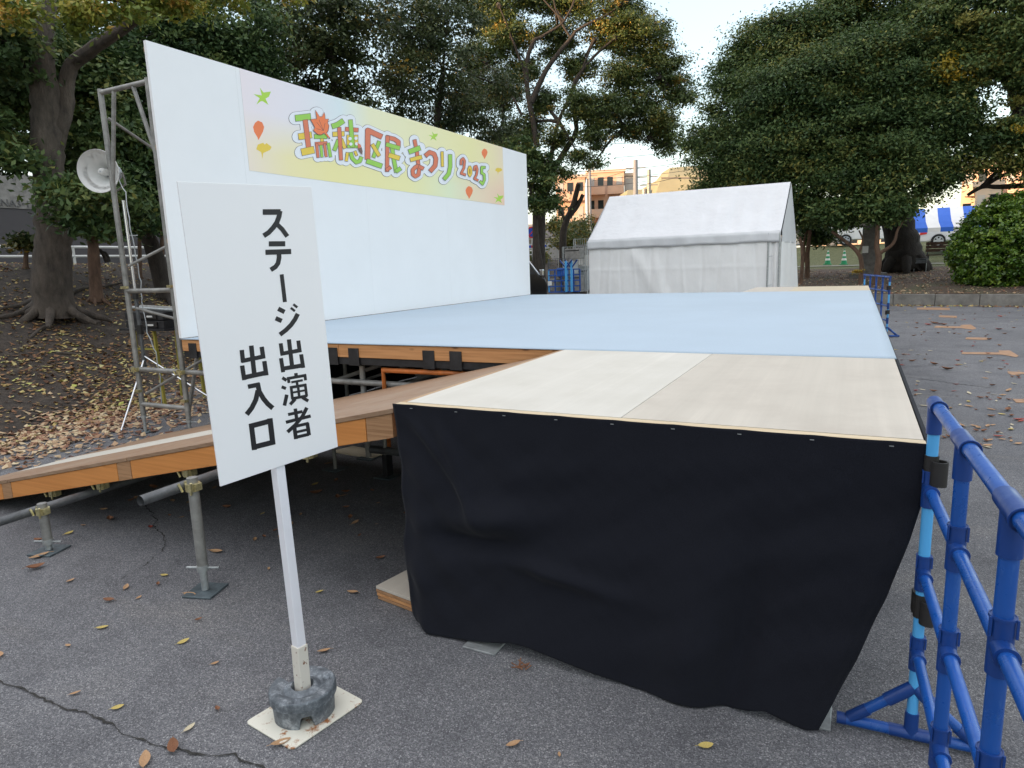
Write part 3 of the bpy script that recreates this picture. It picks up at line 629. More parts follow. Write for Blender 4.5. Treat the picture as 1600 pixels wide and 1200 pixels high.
for glyphs, Zf, sc_ in ((GA, ZA, 5.717), (GB, ZB, 5.456)):
    for gl in glyphs:
        b = MB(); lay = 0
        for w, pts in gl:
            pts = [Zf(p) for p in pts]; w /= sc_; n = len(pts); Lf = []; Rt = []
            for i in range(n):   # mitred ribbon
                a_ = pts[max(i-1, 0)]; c_ = pts[min(i+1, n-1)]; L_ = math.hypot(c_[0]-a_[0], c_[1]-a_[1]); nx, ny = -(c_[1]-a_[1])/L_*w/2, (c_[0]-a_[0])/L_*w/2
                Lf.append((pts[i][0]+nx, pts[i][1]+ny)); Rt.append((pts[i][0]-nx, pts[i][1]-ny))
            off = en*(.0008+lay*.00005); lay += 1
            vs = [onboard(*p)+off for p in Lf]+[onboard(*p)+off for p in Rt]
            b.add(vs, [(i, i+1, n+i+1, n+i) for i in range(n-1)])
        b.build('character', 'ink', sg)
pt = onboard(455, 560)-en*.024; pbase = Vector((-1.605, 1.515, .105)); pm = pbase.lerp(pt, .165)
low = onboard(440, 735)-en*.02
pp0 = atY(474, 1085, 1.52); pp1 = atY(468, 1012, 1.52); 
axis = (low-pp1); topp = low+axis.normalized()*.75
MB().beam(pp1, topp, .034, .034, (ex.x, ex.y, 0)).build('pole', 'pole_white', sg, bevel=.003)
MB().beam(Vector((pp0.x, pp0.y, .006)), pp1+axis.normalized()*.012, .040, .040, (ex.x, ex.y, 0)).build('pole_socket', 'pole_cream', sg, bevel=.003)
for zz in (.25, .5): MB().tube([pp1+axis*.0+axis.normalized()*(.9+zz)-en*.0, pp1+axis.normalized()*(.9+zz)+en*.018], .008, 8).build('bolt', 'galv', sg, True)
pc = [atz(x, y, .006) for x, y in ((383, 1128), (456, 1172), (569, 1095), (500, 1078-20))]
cen = sum(pc, Vector())/4; poly = []
for i in range(4):
    a_ = pc[i]; n_ = pc[(i+1) % 4]; p_ = pc[i-1]
    for k_ in range(5):
        t_ = k_/4; q = a_+(p_-a_).normalized()*.02*(1-t_)**2+(n_-a_).normalized()*.02*t_**2; poly.append(q)
MB().prism([Vector((q.x, q.y, .002)) for q in poly], (0, 0, .005)).build('base_plate', 'plate_cream', sg, bevel=.001)
# weight block, cast with arches and a slot for the pole
wt = thing('weight_block', 'grey cast horseshoe weight block sitting on the sign base plate', 'weight', (pp0.x, pp0.y, .007))
WX, WY = pp0.x+.0, pp0.y+.0; b = MB(); 
ro, ri, zt = .112, .034, .10; NS = 144; slot0, slot1 = rad(142), rad(182)
prof_n = NS
ring = []
def wz(a, r):   # top surface height: raised inner rim, finger dents
    z = zt
    z -= .010*math.exp(-((r-.064)/.012)**2)
    for c_ in (rad(55), rad(300)):
        da = (a-c_+math.pi) % (2*math.pi)-math.pi; z -= .022*math.exp(-(da/.16)**4)*math.exp(-((r-.088)/.012)**4)
    return z
rr = [ri, ri+.004, .044, .050, .056, .062, .07, .078, .086, .094, .101, .107, ro]
a_s = [slot1+(2*math.pi-(slot1-slot0))*i/NS for i in range(NS+1)]
rows = []
for a in a_s:
    arch = 0
    for c_ in (rad(228), rad(318), rad(48), rad(108)):
        da = (a-c_+math.pi) % (2*math.pi)-math.pi
        if abs(da) < .24: arch = max(arch, .042*(1-(abs(da)/.24)**8))
    col = [(ri, arch)]+[(ri, zt-.006)]+[(r, wz(a, r)) for r in rr[1:-1]]+[(ro-.001, zt-.004), (ro, zt-.008), (ro, .066), (ro-.007, .061), (ro-.010, max(arch, .0))]
    rows.append([(WX+r*math.cos(a), WY+r*math.sin(a), .0072+z) for r, z in col])
vs = [p for r_ in rows for p in r_]; m_ = len(rows[0]); fs = [(i*m_+j, (i+1)*m_+j, (i+1)*m_+(j+1) % m_, i*m_+(j+1) % m_) for i in range(NS) for j in range(m_)]+[tuple(range(m_)), tuple(reversed(range(NS*m_, NS*m_+m_)))]
b.add(vs, fs); b.build('casting', 'cast', wt, True, auto=35)

# ------------------------------------------------------------------ blue pipe barriers
def barrier(name, label, group=None, n=5, sp=.435, clips=True):
    t = thing(name, label, 'barrier', (0, 0, 0), group)
    lv = (.30, .56, .82, 1.07)
    def add(b, nm, mt, par=t, sm_=True): return b.build(nm, mt, par, sm_, local=True)
    for k, z in enumerate(lv):
        add(MB().tube([(0, 0, z), (0, -(n-1)*sp, z)], .0165 if k == 3 else .0145, 16), 'rail', 'pvc_blue')
    for i in range(n):
        y = -i*sp; end = i in (0, n-1)
        add(MB().tube([(0, y, .05), (0, y, 1.05)], .0155, 16), 'post', 'pvc_light' if end else 'pvc_blue')
        for k, z in enumerate(lv):
            b = MB(); h = .055
            if k == 3:
                b.tube([(0, y, z-.085), (0, y, z-.0)], .0196, 18); b.tube([(0, y+(.03 if i == 0 else .06), z), (0, y-(.06 if i < n-1 else .03), z)], .0203, 18); b.lathe([(.0203, -.004), (.0226, -.004), (.0226, .004), (.0203, .004)], (0, y-.06, z), (0, 1, 0), 18)
            else:
                b.tube([(0, y, z-h), (0, y, z+h)], .0196, 18); b.lathe([(.0196, 0), (.0215, 0), (.0215, .005), (.0196, .005)], (0, y, z+h-.004), (0, 0, 1), 18)
                b.tube([(0, y, z), (0, y-.05 if i < n-1 else y+.05, z)], .0186, 18); b.lathe([(.0186, 0), (.0206, 0), (.0206, .006), (.0186, .006)], (0, y-.05 if i < n-1 else y+.05, z), (0, 1, 0), 18)
                b.beam((.0196, y-.012, z+.02), (.0196, y-.012, z+h), .004, .004); b.beam((-.0196, y-.012, z+.02), (-.0196, y-.012, z+h), .004, .004)
            add(b, 'joint', 'joint_blue')
    for y in (0, -(n-1)*sp):
        ft = add(MB().tube([(-.205, y, .026), (.225, y, .026)], .0175, 16), 'foot', 'pvc_blue')
        for s_ in (-1, 1):
            add(MB().tube([(s_*.17, y, .035), (s_*.0, y, .185)], .016, 14), 'foot_brace', 'pvc_blue', ft)
            add(MB().tube([(s_*.07, y, .123), (s_*.0, y, .185)], .02, 14).tube([(s_*.18, y, .026), (s_*.207, y, .026)], .0186, 14).tube([(s_*.17, y, .035), (s_*.12, y, .078)], .0186, 14), 'foot_joint', 'joint_blue', ft)
        add(MB().tube([(0, y, .02), (0, y, .1)], .0196, 16).tube([(-.06, y, .026), (.06, y, .026)], .0196, 16), 'foot_socket', 'joint_blue', ft)
    if clips:
        for z in (.885, .455):
            b = MB(); b.tube([(0, 0, z-.036), (0, 0, z+.036)], .0186, 18); b.box(-.02, .02, .012, .04, z-.034, z+.034)
            b.lathe([(.0, -.036), (.022, -.036), (.022, .036), (.018, .036), (.018, -.03)], (.018, -.018, z-.012), (0, 0, 1), 16)
            add(b, 'clip', 'dark_rubber')
    return t
b0 = barrier('pipe_barrier', 'blue plastic pipe barrier in the right foreground beside the landing corner', 'blue pipe barriers')
b0.location = (.222, 2.2, 0); b0.rotation_euler = (0, 0, rad(2.3))
b1 = copy_tree(b0); pA = Vector((.55, 13.7, 0)); pB = min((at(1352, 419, 12+.05*k_) for k_ in range(120)), key=lambda q_: abs(Vector((q_.x-.55, q_.y-13.7)).length-1.74)+(100 if q_.y < 13.7 else 0)); b1.location = pA
ang = math.atan2(-(pB.x-pA.x), pB.y-pA.y); b1.rotation_euler = (0, 0, math.pi+ang); tag(b1, 'blue pipe barrier standing past the far right corner of the stage')

# ------------------------------------------------------------------ scaffold tower, horn, rack
sc = thing('scaffold_tower', 'grey steel scaffold frame tied beside the near end of the white backdrop', 'scaffold', (-5.9, 4.1, 0))
PA, PB = -6.19, -5.53
for X_ in (PA, PB):
    MB().tube([(X_, 4.1, .16), (X_, 4.1, 3.2)], .0245, 16).build('post', 'steel', sc, True)
    MB().tube([(X_, 4.1, .01), (X_, 4.1, .2)], .016, 10).build('jack_screw', 'galv', sc, True)
    MB().lathe([(0, -.012), (.026, -.012), (.026, .012), (0, .012)], (X_, 4.1, .16), (0, 0, 1), 14).tube([(X_-.07, 4.08, .155), (X_+.08, 4.12, .155)], .005, 8).build('wing_nut', 'galv', sc, True)
    MB().box(X_-.07, X_+.07, 4.03, 4.17, .002, .01).build('base_plate', 'plate', sc)
    MB().tube([(X_, 5.93, .01), (X_, 5.93, 3.2)], .0245, 12).build('post', 'steel', sc, True)
for z in (3.17, 1.385, .285):
    MB().tube([(PA, 4.1, z), (PB, 4.1, z)], .0225, 14).build('rung', 'steel', sc, True)
    if z > 3: MB().tube([(PA, 5.93, z), (PB, 5.93, z)], .0225, 14).build('rung', 'steel', sc, True)
MB().tube([(PA+.0, 4.1, 2.35), (PA+.19, 4.1, 3.16)], .018, 10).build('inner_brace', 'steel', sc, True)
MB().tube([(PB-.0, 4.1, 2.55), (PB-.2, 4.1, 3.16)], .018, 10).build('inner_brace', 'steel', sc, True)
MB().tube([(PA+.03, 4.12, 2.95), (PA+.3, 5.9, 1.9)], .014, 8).build('cross_brace', 'steel', sc, True)
MB().tube([(PA+.03, 4.13, 1.62), (PB-.0, 4.6, 2.0), (PB+.0, 5.93, 2.9)], .014, 8).build('cross_brace', 'steel', sc, True)
MB().tube([(PA+.04, 4.14, 1.22), (PB+.05, 4.5, .98)], .014, 8).build('cross_brace', 'steel', sc, True)
MB().tube([(PA+.02, 4.14, .38), (PB+.35, 4.3, .85)], .014, 8).build('cross_brace', 'steel', sc, True)
clamp((PA, 4.075, .63), sc); clamp((PB, 4.075, .63), sc)
for X_, z in ((PA, 1.42), (PB, 1.42), (PA, .42), (PB, .36)):
    MB().box(X_-.03, X_+.03, 4.06, 4.10, z-.012, z+.012).build('lock_pin', 'zinc', sc)
# horn speaker on its stand
hs = thing('speaker_stand', 'slim chrome tripod stand rising behind the scaffold post', 'stand', (-6.96, 4.7, 0))
MB().tube([(-6.96, 4.7, .5), (-6.96, 4.7, 1.35)], .02, 12).build('lower_tube', 'steel_dark', hs, True)
MB().tube([(-6.96, 4.7, 1.3), (-6.96, 4.7, 2.32)], .0155, 12).build('upper_tube', 'chrome', hs, True)
MB().lathe([(0, -.05), (.03, -.05), (.03, .05), (0, .05)], (-6.96, 4.7, 1.33), (0, 0, 1), 14).build('collar', 'dark_rubber', hs, True)
MB().lathe([(0, -.05), (.035, -.05), (.035, .05), (0, .05)], (-6.96, 4.7, .95), (0, 0, 1), 14).build('collar', 'dark_rubber', hs, True)
for a_, b_ in (((-6.96, 4.7, .62), (-6.42, 4.0, .02)), ((-6.96, 4.7, .66), (-5.9, 4.95, .02)), ((-6.96, 4.7, .6), (-7.35, 5.35, .12))):
    MB().tube([a_, b_], .0085, 10).build('leg', 'chrome', hs, True)
hc = Vector((-6.93, 4.48, 2.59)); hd = (Vector((-2.0, -3.2, 1.6+.2))-Vector((-6.9, 4.5, 2.6))); hd = Vector((.44, -.88, -.06)).normalized()
hn = thing('horn_loudspeaker', 'round white horn loudspeaker mounted behind the scaffold post', 'loudspeaker', (hc.x, hc.y, hc.z))
bell = [(.205, .045), (.212, .05), (.214, .042), (.19, .02), (.15, -.02), (.11, -.075), (.08, -.13), (.065, -.17)]
MB().lathe([(.204, .045), (.18, .01), (.14, -.03), (.10, -.08), (.07, -.13), (.05, -.17)], hc, hd, 48).lathe(bell, hc, hd, 48).build('bell', 'plastic_white', hn, True)
MB().lathe([(0, .01), (.022, .008), (.033, -.005), (.036, -.03), (.036, -.15), (0, -.15)], hc, hd, 28).build('centre_cone', 'plastic_white', hn, True)
MB().lathe([(0, .0135), (.009, .0135), (.009, .010)], hc, hd, 16).build('badge', 'plastic_grey', hn, True)
MB().lathe([(.064, -.165), (.088, -.17), (.09, -.23), (.07, -.27), (0, -.275)], hc, hd, 32).build('driver_housing', 'plastic_grey', hn, True)
side = hd.cross(Vector((0, 0, 1))).normalized(); bk = hc-hd*.2
MB().tube([bk+side*.105, bk+side*.11-Vector((0, 0, .12))-hd*.03, bk-Vector((0, 0, .2))-hd*.0, bk-side*.11-Vector((0, 0, .12))-hd*.03, bk-side*.105], .011, 8).build('bracket', 'steel', hn, True)
cb = MB(); cpts = [hc-hd*.25, atY(196, 300, 4.5), atY(203, 350, 4.4), atY(212, 400, 4.4), atY(220, 440, 4.4), atY(222, 470, 4.4), atY(230, 520, 4.4), atY(243, 550, 4.4), atY(251, 590, 4.4), atY(252, 640, 4.4)]
pts = []
for i in range(len(cpts)-1):
    for k_ in range(6): q = cpts[i].lerp(cpts[i+1], k_/6); pts.append(q+Vector((.008*math.sin(i*2+k_), 0, 0)))
o = cb.tube(pts, .005, 6).build('speaker_cable', 'plastic_grey', None, True); tag(o, 'thin grey cable hanging down beside the scaffold from the horn loudspeaker', 'cable')
# amplifier table
rk = thing('equipment_table', 'small trestle with yellow green legs standing on the leafy ground behind the scaffold', 'table', (-7.35, 5.3, 0))
for (x, y) in ((-7.62, 5.05), (-7.2, 5.05), (-7.62, 5.6), (-7.2, 5.6)):
    MB().beam((x, y, max(0, bank_z(x, y))), (x+(.03 if x < -7.4 else -.03), y, .9), .03, .03).build('leg', 'yellow_green', rk)
MB().beam((-7.6, 5.05, .68), (-7.2, 5.05, .68), .02, .02).build('stretcher', 'yellow_green', rk)
MB().box(-7.75, -6.95, 4.98, 5.68, .9, .925).build('top', 'black_steel', rk)
for i, (z, l) in enumerate(((.927, 'lower black amplifier with white label on the trestle behind the scaffold'), (1.025, 'upper black amplifier with white label stacked on the lower one'))):
    am = thing('amplifier', l, 'amplifier', (-7.35, 5.3, z), 'amplifiers on the trestle')
    MB().box(-7.68, -7.0, 5.02, 5.6, z, z+.088).build('case', 'black_steel', am, bevel=.004)
    MB().box(-7.4, -7.1, 5.004, 5.019, z+.015, z+.075).build('front_panel', 'dark_rubber', am); MB().box(-7.26, -7.16, 5.0, 5.003, z+.03, z+.05).build('label_strip', 'plastic_white', am)
t = thing('pipe_bundle', 'two grey pipes laid on top of the amplifiers', 'pipes', (-7.35, 5.3, 1.12))
for i, y in enumerate((5.1, 5.25)): MB().tube([(-7.85, y+.1, 1.16), (-6.9, y, 1.13+.005*i)], .02, 10).build('pipe', 'steel' if i else 'galv', t, True)
o = MB().box(-7.25, -6.95, 5.36, 5.5, 1.116, 1.15).build('tool_pouch', 'pvc_blue'); tag(o, 'blue strip of cloth on top of the amplifier stack', 'cloth')
# ------------------------------------------------------------------ white tent
NLc = at(920, 378, 1); 
A0 = Vector((-6.66, 17.92, 0)); A1 = Vector((-1.67, 17.85, 0)); e1 = (A1-A0).normalized(); e2 = Vector((-e1.y, e1.x, 0)); TL, TW, EV, RG = 5.0, 3.6, 2.09, 3.41
tn = thing('event_tent', 'closed white canvas event tent with pitched roof beyond the stage', 'tent', A0+e1*TL/2+e2*TW/2)
def T(u, w, z): return A0+e1*u+e2*w+Vector((0, 0, z))
def roof_fn(side_):
    def f_(u, v):
        uu = u*TL; w = v*TW/2 if side_ == 0 else TW-v*TW/2; z = EV+(RG-EV)*v
        sag = .05*math.sin(u*math.pi*3)**2*math.sin(v*math.pi)
        z += -.06*math.sin(v*math.pi)+(.012*math.sin(u*61+4*math.sin(u*9)+2*v)+.02*math.sin(u*37+5*math.sin(u*7)))*math.sin(v*math.pi)**.7*(1-.5*v)-sag*.6
        z += .02*math.sin(u*math.pi*2)**2*0
        return T(uu, w-.04*(1-v), z)
    return f_
for s_ in (0, 1):
    o = grid_mesh('roof_panel', roof_fn(s_), 160, 24, 'canvas', tn); o.modifiers.new('t', 'SOLIDIFY').thickness = .004
def val_fn(u, v): # scalloped valance at the front eave
    return T(u*TL, -.045-.012*math.sin(u*60)*v-.01*math.sin(u*23)*v, EV+.004-.24*v+.012*math.sin(u*23)*v)
grid_mesh('valance', val_fn, 160, 4, 'canvas', tn).modifiers.new('t', 'SOLIDIFY').thickness = .003
grid_mesh('valance', lambda u, v: T(TL+.03, u*TW, EV+.004-.24*v+.01*math.sin(u*20)*v), 60, 3, 'canvas', tn)
def wall_fn(u, v):
    fold = 0
    for k_ in (.06, .13, .2, .27, .36, .46, .55, .64, .74, .84, .92): fold += .018*math.exp(-((u-k_-.012*math.sin(v*3+k_*20))/.009)**2)*(1 if int(k_*100) % 2 else -1)
    fold += .08*math.exp(-((u-.25-.22*v)/.045)**2)*sm(0, .3, v)*(1-v*.3) + .06*math.exp(-((u-.36-.12*v)/.03)**2)*sm(.05, .4, v)
    fold += .006*math.sin(u*23+v*3+3*math.sin(u*7))+.018*math.exp(-((v-.36)/.012)**2)-.02*math.exp(-((v-.8)/.012)**2)
    return T(.03+u*(TL-.24), -.01-fold*.8*sm(0, .1, v), EV-.12-(EV-.14)*v)
grid_mesh('side_wall', wall_fn, 220, 40, 'canvas_wall', tn)
grid_mesh('side_wall', lambda u, v: T(TL-.225+.24*u, .012+.02*math.sin(u*9), EV-.12-(EV-.14)*v), 12, 10, 'canvas_wall', tn)
grid_mesh('side_wall', lambda u, v: T(TL+.02+.05*math.sin(u*14)*(.3+v)*.5+.12*v*sm(.4, 1, u), u*TW, EV-.1-(EV-.12)*v), 60, 20, 'canvas_wall', tn)
grid_mesh('side_wall', lambda u, v: T(.02+.02*math.sin(u*14), u*TW, EV-.1-(EV-.12)*v), 30, 10, 'canvas_wall', tn)
grid_mesh('side_wall', lambda u, v: T(u*TL, TW-.01, EV-.1-(EV-.12)*v), 30, 10, 'canvas_wall', tn)
for u_ in (.0, TL+.0):
    g_ = MB(); g_.add([T(u_+(.022 if u_ > 1 else -.01), .0, EV), T(u_+(.022 if u_ > 1 else -.01), TW, EV), T(u_+(.022 if u_ > 1 else -.01), TW/2, RG-.02)], [(0, 1, 2)]); g_.build('gable', 'canvas', tn)
for u_ in (0, TL-.26, TL):
    for w_ in (0, TW):
        MB().tube([T(u_-.02, w_-.03, 0), T(u_-.02, w_-.03, EV-.02)], .02, 8).build('pole', 'galv', tn, True)
for k_ in (.35, .8, 1.5, 1.85): MB().tube([T(TL-.28, -.05, k_), T(TL-.16, -.05, k_+.01)], .006, 6).build('tie_cord', 'plastic_grey', tn)

# ------------------------------------------------------------------ foliage generator
def leaves(name, blobs, per, leaf, matn, parent, csize=.5, flat=.42, tone=(.5, .2), asp=.5, up=.7, shell=.45, local=False, cn=60):
    """blobs: (centre, (rx,ry,rz), share). per = total leaves."""
    tot = sum(b_[2] for b_ in blobs); P_ = []; TN = []; OUT = []
    for c_, r_, w_ in blobs:
        n_ = max(cn, int(per*w_/tot)); nc = max(1, n_//cn)
        dv = NP.normal(size=(nc, 3)); dv /= np.linalg.norm(dv, axis=1)[:, None]
        rr_ = (shell+(1-shell)*NP.random(nc))[:, None]
        cc = np.array(c_)+dv*rr_*np.array(r_)
        tn_ = NP.normal(tone[0], tone[1], nc)
        cs = csize*(.6+.8*NP.random(nc))
        g_ = NP.normal(size=(nc, cn, 3))*cs[:, None, None]*np.array([1, 1, flat])*.55
        p = cc[:, None, :]+g_; P_.append(p.reshape(-1, 3)); TN.append((tn_[:, None]+NP.normal(0, .13, (nc, cn))).ravel()); OUT.append(np.repeat(dv, cn, 0))
    P_ = np.concatenate(P_); TN = np.clip(np.concatenate(TN), 0, 1); OUT = np.concatenate(OUT); n_ = len(P_)
    nor = NP.normal(size=(n_, 3))*.55+OUT*.5+np.array([0, 0, up]); nor /= np.linalg.norm(nor, axis=1)[:, None]
    d_ = NP.normal(size=(n_, 3)); d_ -= (d_*nor).sum(1)[:, None]*nor; d_ /= np.linalg.norm(d_, axis=1)[:, None]; s_ = np.cross(nor, d_)
    L_ = (leaf*(.6+.8*NP.random(n_)))[:, None]
    V = np.stack([P_-d_*L_*.5, P_+s_*L_*asp*.5-d_*L_*.05-nor*L_*.06, P_+d_*L_*.5, P_-s_*L_*asp*.5-d_*L_*.05-nor*L_*.06], 1).reshape(-1, 3)
    off = np.array(rootloc(parent)) if parent is not None else np.zeros(3)
    V = V-off
    me = bpy.data.meshes.new(name); me.vertices.add(4*n_); me.vertices.foreach_set('co', V.astype(np.float32).ravel())
    me.loops.add(4*n_); me.loops.foreach_set('vertex_index', np.arange(4*n_, dtype=np.int32)); me.polygons.add(n_)
    me.polygons.foreach_set('loop_start', np.arange(0, 4*n_, 4, dtype=np.int32)); me.polygons.foreach_set('loop_total', np.full(n_, 4, dtype=np.int32))
    a_ = me.attributes.new('tone', 'FLOAT', 'FACE'); a_.data.foreach_set('value', TN.astype(np.float32))
    me.materials.append(MT[matn]); me.update(); me.validate()
    o = bpy.data.objects.new(name, me); C.objects.link(o); o.parent = parent; return o
def limb(b, pts, r0, r1, wob=.06, n=10, sub=6):
    pts = [Vector(p) for p in pts]; out = []
    for i in range(len(pts)-1):
        p0 = pts[max(i-1, 0)]; p1 = pts[i]; p2 = pts[i+1]; p3 = pts[min(i+2, len(pts)-1)]
        for k_ in range(sub):
            t_ = k_/sub; out.append(.5*((2*p1)+(-p0+p2)*t_+(2*p0-5*p1+4*p2-p3)*t_*t_+(-p0+3*p1-3*p2+p3)*t_**3))
    out.append(pts[-1]); m_ = len(out)
    out = [p+Vector((R_.uniform(-wob, wob), R_.uniform(-wob, wob), 0))*(0 if i == 0 else 1)*r0 for i, p in enumerate(out)]
    b.tube(out, [(r0+(r1-r0)*(i/(m_-1))**.8)*(1+R_.uniform(-.05, .05)) for i in range(m_)], n); return out
def pxblobs(lst, sx=1, sz=.8):
    out = []
    for x, y, D, r in lst:
        m_ = r*D/F_PX*.9; out.append((tuple(at(x, y, D)), (m_*sx, m_*sx, m_*sz), m_*m_))
    return out
def tree(name, label, base, trunk_pts, r0, r1, limbs, blobs, per, leaf, matn, barkm, group=None, tone=(.5, .2), csize=.5, twig=True, flat=.42, flare=1, cn=110, ntw=5, extra=None, shell=.45, cat='tree'):
    t = thing(name, label, cat, base, group)
    b = MB(); tp = limb(b, trunk_pts, r0, r1, .05, 16, 6)
    # root flare
    bp = Vector(trunk_pts[0])
    for k_ in range(7):
        a_ = k_*.9+R_.random()*.4; L_ = r0*(1.0+(1.2+R_.random()*1.3)*flare)
        limb(b, [bp+Vector((0, 0, r0*1.4)), bp+Vector((math.cos(a_)*r0*1.0, math.sin(a_)*r0*1.0, r0*.35)), bp+Vector((math.cos(a_)*L_, math.sin(a_)*L_, -.12))], r0*.45, r0*.1, .04, 8, 5)
    b.build('trunk', barkm, t, True, auto=80)
    lb = MB()
    for pts, ra, rb in limbs: limb(lb, pts, ra, rb, .1, 8, 5)
    if twig:
        tips = [Vector(c_) for c_, r_, w_ in blobs]; srcs = [tp[-1]]+[Vector(p[-1]) for p, _, _ in limbs]+[Vector(p[len(p)//2]) for p, _, _ in limbs]
        for c_, r_, w_ in blobs:
            c_ = Vector(c_); s_ = min(srcs, key=lambda q: (q-c_).length); L_ = (c_-s_).length
            if L_ > .4: limb(lb, [s_, s_.lerp(c_, .5)+Vector((R_.uniform(-.1, .1), R_.uniform(-.1, .1), .08))*L_, c_], max(.03, r1*.45), .02, .12, 6, 4)
            for k_ in range(ntw):
                dv = Vector((R_.gauss(0, 1), R_.gauss(0, 1), R_.gauss(0, .7))).normalized()
                e_ = c_+Vector((dv.x*r_[0], dv.y*r_[1], dv.z*r_[2]))*.85; limb(lb, [c_, c_.lerp(e_, .5)+Vector((0, 0, .1)), e_], .022, .006, .2, 5, 3)
    if lb.v: lb.build('branches', barkm, t, True, auto=80)
    leaves('crown', blobs, per, leaf, matn, t, csize, flat, tone, shell=shell, cn=cn)
    if extra: leaves('yellow_foliage', extra[0], extra[1], leaf, 'leaf_yellow', t, .3, .5)
    return t
# big tree by the bank
bx = Vector((-11.5, 6.35, .93)); D1 = 13.1
tr_pts = [bx, at(82, 430, D1), at(84, 370, D1), at(80, 300, D1), at(74, 230, D1), at(72, 160, D1), at(62, 80, D1), at(66, 0, D1), at(60, -90, D1)]
b_L1 = pxblobs([(150, 285, 12.0, 50), (105, 305, 11.8, 36), (120, 345, 11.9, 26), (190, 320, 12.2, 34), (160, 362, 12, 18), (170, 200, 14.2, 60), (0, 130, 14.6, 55), (20, 210, 14.5, 45), (20, 60, 14.5, 60), (-40, 60, 13, 80), (-50, 190, 13, 45), (8, 235, 13, 22), (5, 245, 12.6, 28), (42, 252, 12.6, 16), (150, 120, 14.8, 50)])
tree('broadleaf_tree', 'thick grey trunked tree with spreading roots on the leafy bank at left', bx, tr_pts, .30, .16,
     [([at(84, 230, D1), at(100, 170, D1), at(108, 110, D1), at(140, 80, 12.8), at(190, 45, 12.3), at(235, 15, 12)], .15, .07), ([at(70, 160, D1), at(40, 100, D1), at(5, 60, 12.5)], .09, .04), ([at(82, 300, D1), at(120, 300, 12.6), at(160, 290, 12.2)], .05, .02)],
     b_L1, 26000, .11, 'leaf_ever', 'bark', tone=(.5, .2), csize=.32, twig=False)
rb = MB()
for pts, ra in (([(110, 480), (125, 500), (138, 505)], .09), ([(62, 470), (45, 482), (20, 493), (-15, 497)], .09), ([(60, 465), (30, 478), (-10, 484)], .07), ([(90, 490), (82, 505), (62, 515), (46, 528)], .05), ([(88, 552), (115, 553), (155, 561)], .03), ([(105, 462), (125, 452), (160, 448), (190, 442)], .05), ([(75, 490), (88, 500), (100, 505)], .07)):
    PP = []
    for x, y in pts:
        for D in np.arange(8, 16, .05):
            q = at(x, y, float(D))
            if q.z <= bank_z(q.x, q.y)+.02: break
        PP.append(q)
    rb = MB(); limb(rb, PP, ra, ra*.35, .1, 8, 5); rb.build('surface_root', 'bark', bpy.data.objects['broadleaf_tree'], True, auto=80)
# tree overhead, golden sunlight painted into its leaf colour
tree('broadleaf_tree', 'tree crown tinted gold for sunlight, reaching over the top left of the view', (-12.5, 3.2, 1.2), [Vector((-12.5, 3.2, 1.0)), Vector((-12.3, 3.6, 3)), Vector((-11.9, 4.6, 5.5)), Vector((-11, 6, 7.6))], .22, .09, [([at(20, -40, 12), at(120, -10, 11.5), at(240, 5, 11.5)], .06, .03)],
     pxblobs([(130, 10, 11.2, 36), (200, 0, 11.4, 42), (270, -14, 11.5, 42), (120, 45, 11.2, 18), (30, 10, 11.6, 30), (340, -12, 12.5, 40), (430, -20, 13, 40), (165, 22, 11.2, 22)]), 8500, .085, 'leaf_sun_tint', 'bark', tone=(.55, .22), csize=.22, twig=False)
# trees along the bank, behind the backdrop
def bank_tree(i, label, blobs, bp, per, matn='leaf_ever', r0=.2, tone=(.42, .22), leaf=.11, csize=.42):
    bp = Vector(bp); bp.z = bank_z(bp.x, bp.y)-.05 if bp.x > -31 else 0
    c_ = sum((Vector(b_[0])*b_[2] for b_ in blobs), Vector())/sum(b_[2] for b_ in blobs)
    tp = [bp, bp.lerp(c_, .3)+Vector((.1, 0, .2)), bp.lerp(c_, .65), c_]
    tree('broadleaf_tree', label, bp, tp, r0, r0*.4, [], blobs, per, leaf, matn, 'bark_dark', 'dark trees along the bank', tone, csize)
bank_tree(0, 'dark evergreen directly behind the scaffold tower', pxblobs([(150, 120, 16, 80), (210, 180, 15, 75), (230, 260, 15, 60), (250, 330, 15, 45), (120, 180, 16, 60), (200, 90, 16, 70), (60, 60, 16, 80), (190, 250, 15, 50), (0, 130, 16, 80), (215, 340, 14.5, 30), (110, 250, 17, 40)]), (-12.6, 9.2, 0), 52000)
bank_tree(1, 'dense dark tree rising behind the top left corner of the backdrop', pxblobs([(290, 60, 17, 75), (340, 110, 17, 70), (260, 10, 17, 70), (380, 50, 17, 70), (300, 150, 17, 60), (400, 130, 17.5, 50), (250, 100, 17, 60)]), (-13.2, 12.5, 0), 36000, tone=(.38, .2))
bank_tree(2, 'dark tree with sky gaps above the banner lettering', pxblobs([(470, 20, 19, 75), (520, 90, 19, 60), (440, 90, 20, 45), (560, 20, 19, 65), (470, 150, 20, 40), (550, 160, 20, 45), (620, 110, 20, 45), (500, 185, 20, 28)]), (-13.2, 16, 0), 26000, 'leaf_mix', tone=(.45, .2), csize=.4)
bank_tree(3, 'tall dark green tree above the right half of the banner', pxblobs([(640, 40, 21, 70), (690, 100, 22, 60), (640, 150, 22, 45), (700, 20, 22, 65), (720, 170, 23, 50), (680, 190, 23, 38), (770, 130, 24, 40), (770, 200, 24, 38), (610, 190, 22, 26)]), (-13.6, 19.5, 0), 30000, 'leaf_mix', tone=(.4, .2), csize=.45)
